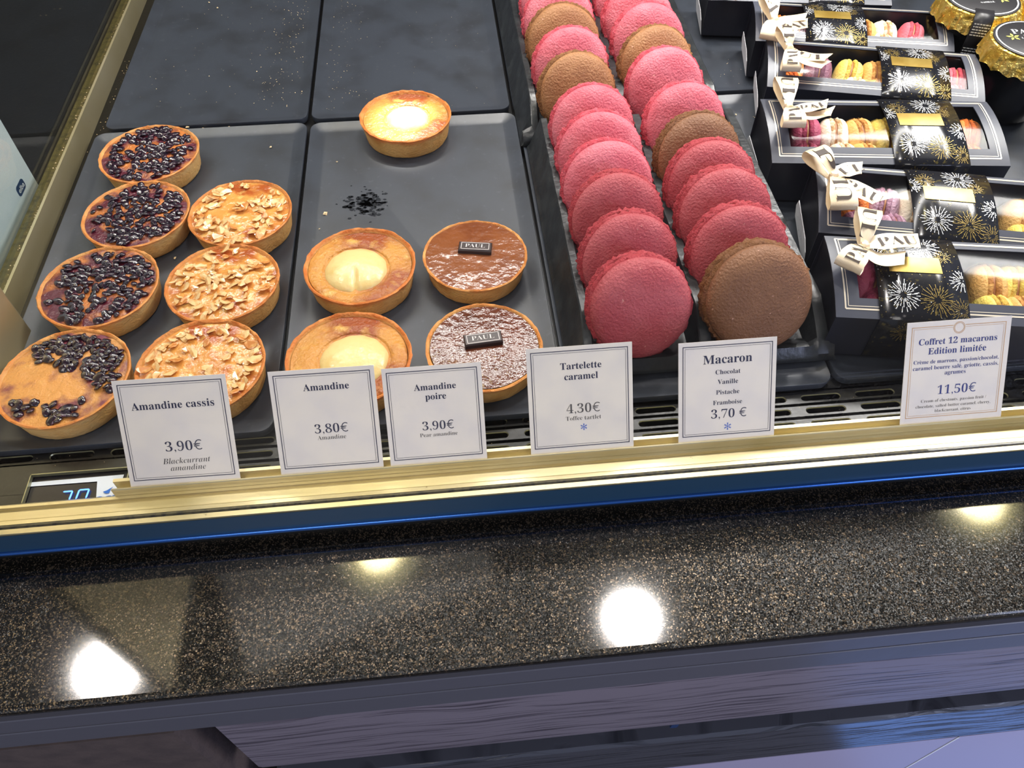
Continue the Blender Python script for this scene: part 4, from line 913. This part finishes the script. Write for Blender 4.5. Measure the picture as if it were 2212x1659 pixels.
gift_box((0.2563, 0.5060), -8.9, 0.190, 0.060, 'farthest black gift box at the very top edge, mostly its front wall showing', (0.55, 0.85), [], ((1575, -60, 0.06), [(1572, 4, 0.050, 0.0085, None)], []), zb=0.052)
gift_box((0.2814, 0.4197), -11.7, 0.190, 0.060, 'black ribboned gift box second from the back, white and pink macarons showing at its right', (0.255, 0.565),
         [(1683, 'b', 'orange'), (1725, 'b', 'plum'), (1858, 'b', 'tan'), (1905, 'b', 'cream'), (1965, 'b', 'pink'), (1905, 'f', 'cream'), (1970, 'f', 'pink'), (1688, 'f', 'orange')],
         ((1671, 52, 0.060), [(1655, 2, 0.062, 0.0088, 'PA'), (1658, 92, 0.056, 0.0088, None)], [([(1700, 42, .064), (1750, 34, .066)], 0.0062, None, 0.22), ([(1700, 58, .064), (1755, 47, .064)], 0.0075, 'PAU', 0.25)]), zb=0.052, where='second box from back')
gift_box((0.2681, 0.3383), -14.0, 0.192, 0.066, 'black ribboned gift box third from the back, orange, plum and yellow macarons showing', (0.53, 0.845),
         [(1703, 'b', 'orange'), (1765, 'b', 'plum'), (1828, 'b', 'yellow'), (1888, 'b', 'tan'), (2060, 'b', 'pink'), (1708, 'f', 'orange'), (1845, 'f', 'cream'), (1893, 'f', 'tan'), (2062, 'f', 'pink')],
         ((1702, 112, 0.060), [(1692, 74, 0.063, 0.0085, 'UL'), (1706, 160, 0.054, 0.0085, 'PAUL')], [([(1745, 122, .064), (1800, 124, .066)], 0.0070, 'UL', 0.2), ([(1745, 132, .064), (1798, 142, .062)], 0.0070, None, 0.25)]), zb=0.053, where='third box from back')
gift_box((0.2378, 0.2255), -6.6, 0.196, 0.0735, 'black gift box fourth from the back, cream and tan macarons showing beside its bow', (0.515, 0.83),
         [(1742, 'b', 'wine'), (1797, 'b', 'cream'), (1852, 'b', 'tan'), (1908, 'b', 'yellow'), (2082, 'b', 'orange'), (1740, 'f', 'wine'), (1822, 'f', 'cream'), (1868, 'f', 'tan'), (2094, 'f', 'orange')],
         ((1700, 240, 0.062), [(1692, 184, 0.064, 0.0095, 'UL'), (1712, 282, 0.060, 0.0095, 'PAU')], [([(1745, 232, .067), (1797, 222, .068)], 0.0058, 'PAU', 0.22), ([(1750, 250, .063), (1812, 236, .064)], 0.0052, None, 0.25)]), where='fourth box from back')
gift_box((0.2465, 0.1379), -13.0, 0.196, 0.0690, 'black gift box second from the front, a long bow tail across its window', (0.355, 0.670),
         [(1836, 'b', 'orange'), (1905, 'b', 'lilac'), (1965, 'b', 'cream'), (1850, 'f', 'plum'), (1930, 'f', 'lilac'), (2200, 'b', 'tan'), (2205, 'f', 'yellow')],
         ((1797, 388, 0.062), [(1750, 338, 0.066, 0.0095, 'P'), (1818, 460, 0.056, 0.0105, 'UL')], [([(1835, 365, .067), (1872, 362, .067)], 0.0075, 'UL', 0.25), ([(1860, 412, .064), (1918, 440, .062)], 0.0088, 'PAU', 0.22)]), flaplines=True, where='second box from front')
gift_box((0.2287, 0.0516), -9.5, 0.196, 0.0690, 'black ribboned gift box nearest the price cards, its bow lying across the firework sleeve', (0.150, 0.460),
         [(1880, 'b', 'wine'), (1895, 'f', 'wine'), (2130, 'b', 'tan'), (2185, 'b', 'yellow'), (2150, 'f', 'yellow'), (2205, 'f', 'tan')],
         ((1862, 540, 0.062), [(1870, 468, 0.066, 0.0085, 'UL'), (1826, 588, 0.060, 0.0095, 'PAU')], [([(1920, 520, .068), (1992, 520, .066)], 0.0075, 'PAU', 0.1), ([(1905, 560, .064), (1965, 555, .065)], 0.0065, None, 0.2)]), flaplines=True, where='box nearest the cards')

# ---------------------------------------------------------------- jars
def jar(x, y, label, strap=False, rot=0.0, text=True):
    t = thing('dessert_jar', label, 'jar', (x, y, 0.0042), (0, 0, rot), 'gold foil topped dessert jars')
    obj('glass_body', MB().lathe([(0.026, 0), (0.030, 0.003), (0.0335, 0.020), (0.0335, 0.050), (0.031, 0.060), (0.031, 0.066)], 48), 'jar', t, smooth=50)
    def ff(a, i, r, z): return r*(1+(0.014*math.sin(30*a)+0.012*math.sin(47*a+1))*(1 if i < 3 else 0.1)), z+(0.0012*math.sin(17*a) if i == 0 else 0)
    obj('foil_top', MB().lathe([(0.0410, 0.052), (0.0395, 0.057), (0.0380, 0.0640), (0.0365, 0.0682), (0.0330, 0.0692)], 144, fn=ff), 'foil', t, smooth=30)
    lb_ = obj('round_label', MB().lathe([(0.0345, 0.0692), (0.0345, 0.0698), (0.034, 0.0700)], 48), 'jarlabel', t)
    pr = MB(); n = 48
    for r0, r1 in ((0.0312, 0.0325),):
        vs = []
        for i in range(n): a = 2*PI*i/n; vs += [(r0*math.cos(a), r0*math.sin(a), .0702), (r1*math.cos(a), r1*math.sin(a), .0702)]
        pr.add(vs, [(2*i, 2*i+1, (2*i+3) % (2*n), (2*i+2) % (2*n)) for i in range(n)])
    put_text(pr, 'PAUL', 0.030, 0, 0.0100, 0.0702, 'b', -0.01)
    put_text(pr, 'YAOURT', 0.014, 0, 0.0050, 0.0702, 'b', 0); put_text(pr, 'LAIT ENTIER', 0.020, 0, 0.0015, 0.0702, 'b', 0); put_text(pr, 'VANILLE', 0.014, 0, -0.0100, 0.0702, 'b', 0)
    obj('label_lettering', pr, 'white', lb_, smooth=0, fixn=False)
    fw = MB()
    for cx, cy in ((-0.017, 0.004), (0.017, -0.006)):
        for k in range(5):
            a = 2*PI*k/5+0.4; d = Vector((math.cos(a), math.sin(a), 0)); s = Vector((-d.y, d.x, 0)); c_ = Vector((cx, cy, 0.0702))
            fw.add([c_+d*0.0006, c_+d*0.0035+s*0.0013, c_+d*0.0065, c_+d*0.0035-s*0.0013], [(0, 1, 2, 3)])
    obj('flower_print', fw, 'vanilla', lb_, smooth=0, fixn=False)
    if strap:
        sb = MB(); pth = [(-0.026, 0.0706), (-0.0355, 0.0700), (-0.0412, 0.0640), (-0.0428, 0.052), (-0.0418, 0.030)]
        vs = []
        for y_, z_ in pth: vs += [(-0.0085, y_, z_), (0.0085, y_, z_)]
        sb.add(vs, [(2*i, 2*i+1, 2*i+3, 2*i+2) for i in range(len(pth)-1)]); st = obj('seal_strap', sb, 'jarlabel', t, fixn=False, smooth=60); st.rotation_euler = (0, 0, -0.45)
        md_ = st.modifiers.new('thickness', 'SOLIDIFY'); md_.thickness = 0.0004; md_.offset = -1
        ln = MB(); r_ = random.Random(3)
        for j in range(13):
            z_ = 0.0635-j*0.0026; y_ = -0.0427-0.0006*math.sin(min(1, j/6)*PI)
            x_ = -0.0072
            while x_ < 0.0065:
                w_ = r_.uniform(0.0012, 0.003); ln.add([(x_, y_, z_), (min(x_+w_, .0074), y_, z_), (min(x_+w_, .0074), y_, z_+0.0011), (x_, y_, z_+0.0011)], [(0, 1, 2, 3)]); x_ += w_+0.0006
        obj('fine_print', ln, 'white', st, smooth=0, fixn=False)
    return t
jar(0.4990, 0.4200, 'dark dessert jar with gold foil top and a printed paper seal strap', True, 0.05)
jar(0.5080, 0.3400, 'dark gold-topped dessert jar nearest the gift boxes, its label cut by the picture edge', False, -0.1)
jar(0.5720, 0.4300, 'dark gold-topped dessert jar behind the strapped one at the top right corner', False, 0.3)
jar(0.5600, 0.2700, 'dark gold-topped dessert jar mostly outside the right picture edge', False, 0.2)

# ---------------------------------------------------------------- crumbs and the sticky stain
cr = MB(); r_ = random.Random(99)
def crumb(x, y, z, s):
    q = Matrix.Rotation(r_.uniform(0, 6), 3, 'Z') @ Matrix.Rotation(r_.uniform(-.6, .6), 3, 'X')
    vs = [q @ Vector((a*s*r_.uniform(.6, 1.3), b_*s*r_.uniform(.5, 1.1), c_*s*r_.uniform(.3, .6))) for a, b_, c_ in ((1, 0, 0), (-1, 0, 0), (0, 1, 0), (0, -1, 0), (0, 0, 1), (0, 0, -1))]
    cr.add([v+Vector((x, y, z+s*0.35)) for v in vs], [(0, 2, 4), (2, 1, 4), (1, 3, 4), (3, 0, 4), (2, 0, 5), (1, 2, 5), (3, 1, 5), (0, 3, 5)])
for _ in range(150): crumb(r_.gauss(-0.190, 0.014), r_.uniform(0.41, 0.66), 0.0004, r_.uniform(.00025, .0007))
for _ in range(70): crumb(r_.uniform(-0.33, -0.18), r_.uniform(0.41, 0.66), 0.0004, r_.uniform(.0002, .0006))
for _ in range(90): crumb(r_.gauss(-0.130, 0.012), r_.uniform(0.40, 0.66), 0.0004, r_.uniform(.0002, .0006))
for _ in range(40): crumb(r_.uniform(-0.14, 0.02), r_.uniform(0.40, 0.60), 0.0004, r_.uniform(.0002, .0005))
for _ in range(60): crumb(r_.gauss(-0.357, 0.003), r_.uniform(0.10, 0.55), ZD, r_.uniform(.0003, .0008))
for _ in range(90): crumb(-0.3690+r_.uniform(-.002, .002), r_.uniform(0.14, 0.60), 0.0165, r_.uniform(.0003, .0009))
for _ in range(45): crumb(r_.uniform(0.24, 0.30), r_.uniform(0.30, 0.46), 0.0006, r_.uniform(.0002, .0006))
for _ in range(80): crumb(r_.uniform(-0.34, 0.40), r_.uniform(-0.010, 0.018), ZD, r_.uniform(.0001, .0003))
for (u, v, s) in ((703, 462, .0021), (690, 495, .0009), (585, 318, .0016), (378, 558, .0016), (728, 350, .0010), (1590, 248, .0014), (470, 18, .0016), (452, 6, .0014), (405, 276, .0030), (440, 278, .0015), (495, 274, .001), (668, 170, .001), (652, 198, .0011), (555, 155, .0008), (452, 165, .0008), (1885, 0, .0004)):
    q = P(u, v, 0.0005); crumb(q.x, q.y, 0.0005, s)
tag(obj('crumbs', cr, 'crumb', smooth=0), 'pale pastry crumbs scattered over the black trays and gold side rail', 'crumbs', kind='stuff')
stn = MB()
for _ in range(130):
    q = P(790, 440, 0); x = q.x+r_.gauss(0, 0.0085); y = q.y+r_.gauss(0, 0.0085); a = r_.uniform(0, 3); s = r_.uniform(.0010, .0042)*math.exp(-((x-q.x)**2+(y-q.y)**2)/0.0008); n = 7
    vs = [(x+s*r_.uniform(.5, 1.2)*math.cos(a+2*PI*k/n), y+s*0.7*r_.uniform(.5, 1.2)*math.sin(a+2*PI*k/n), 0.00025) for k in range(n)]; stn.add(vs, [tuple(range(n))])
tag(obj('sticky_stain', stn, 'stain', smooth=0, fixn=False), 'dark sticky stain left on the tray between the lone pear tartlet and the others', 'stain', kind='stuff')
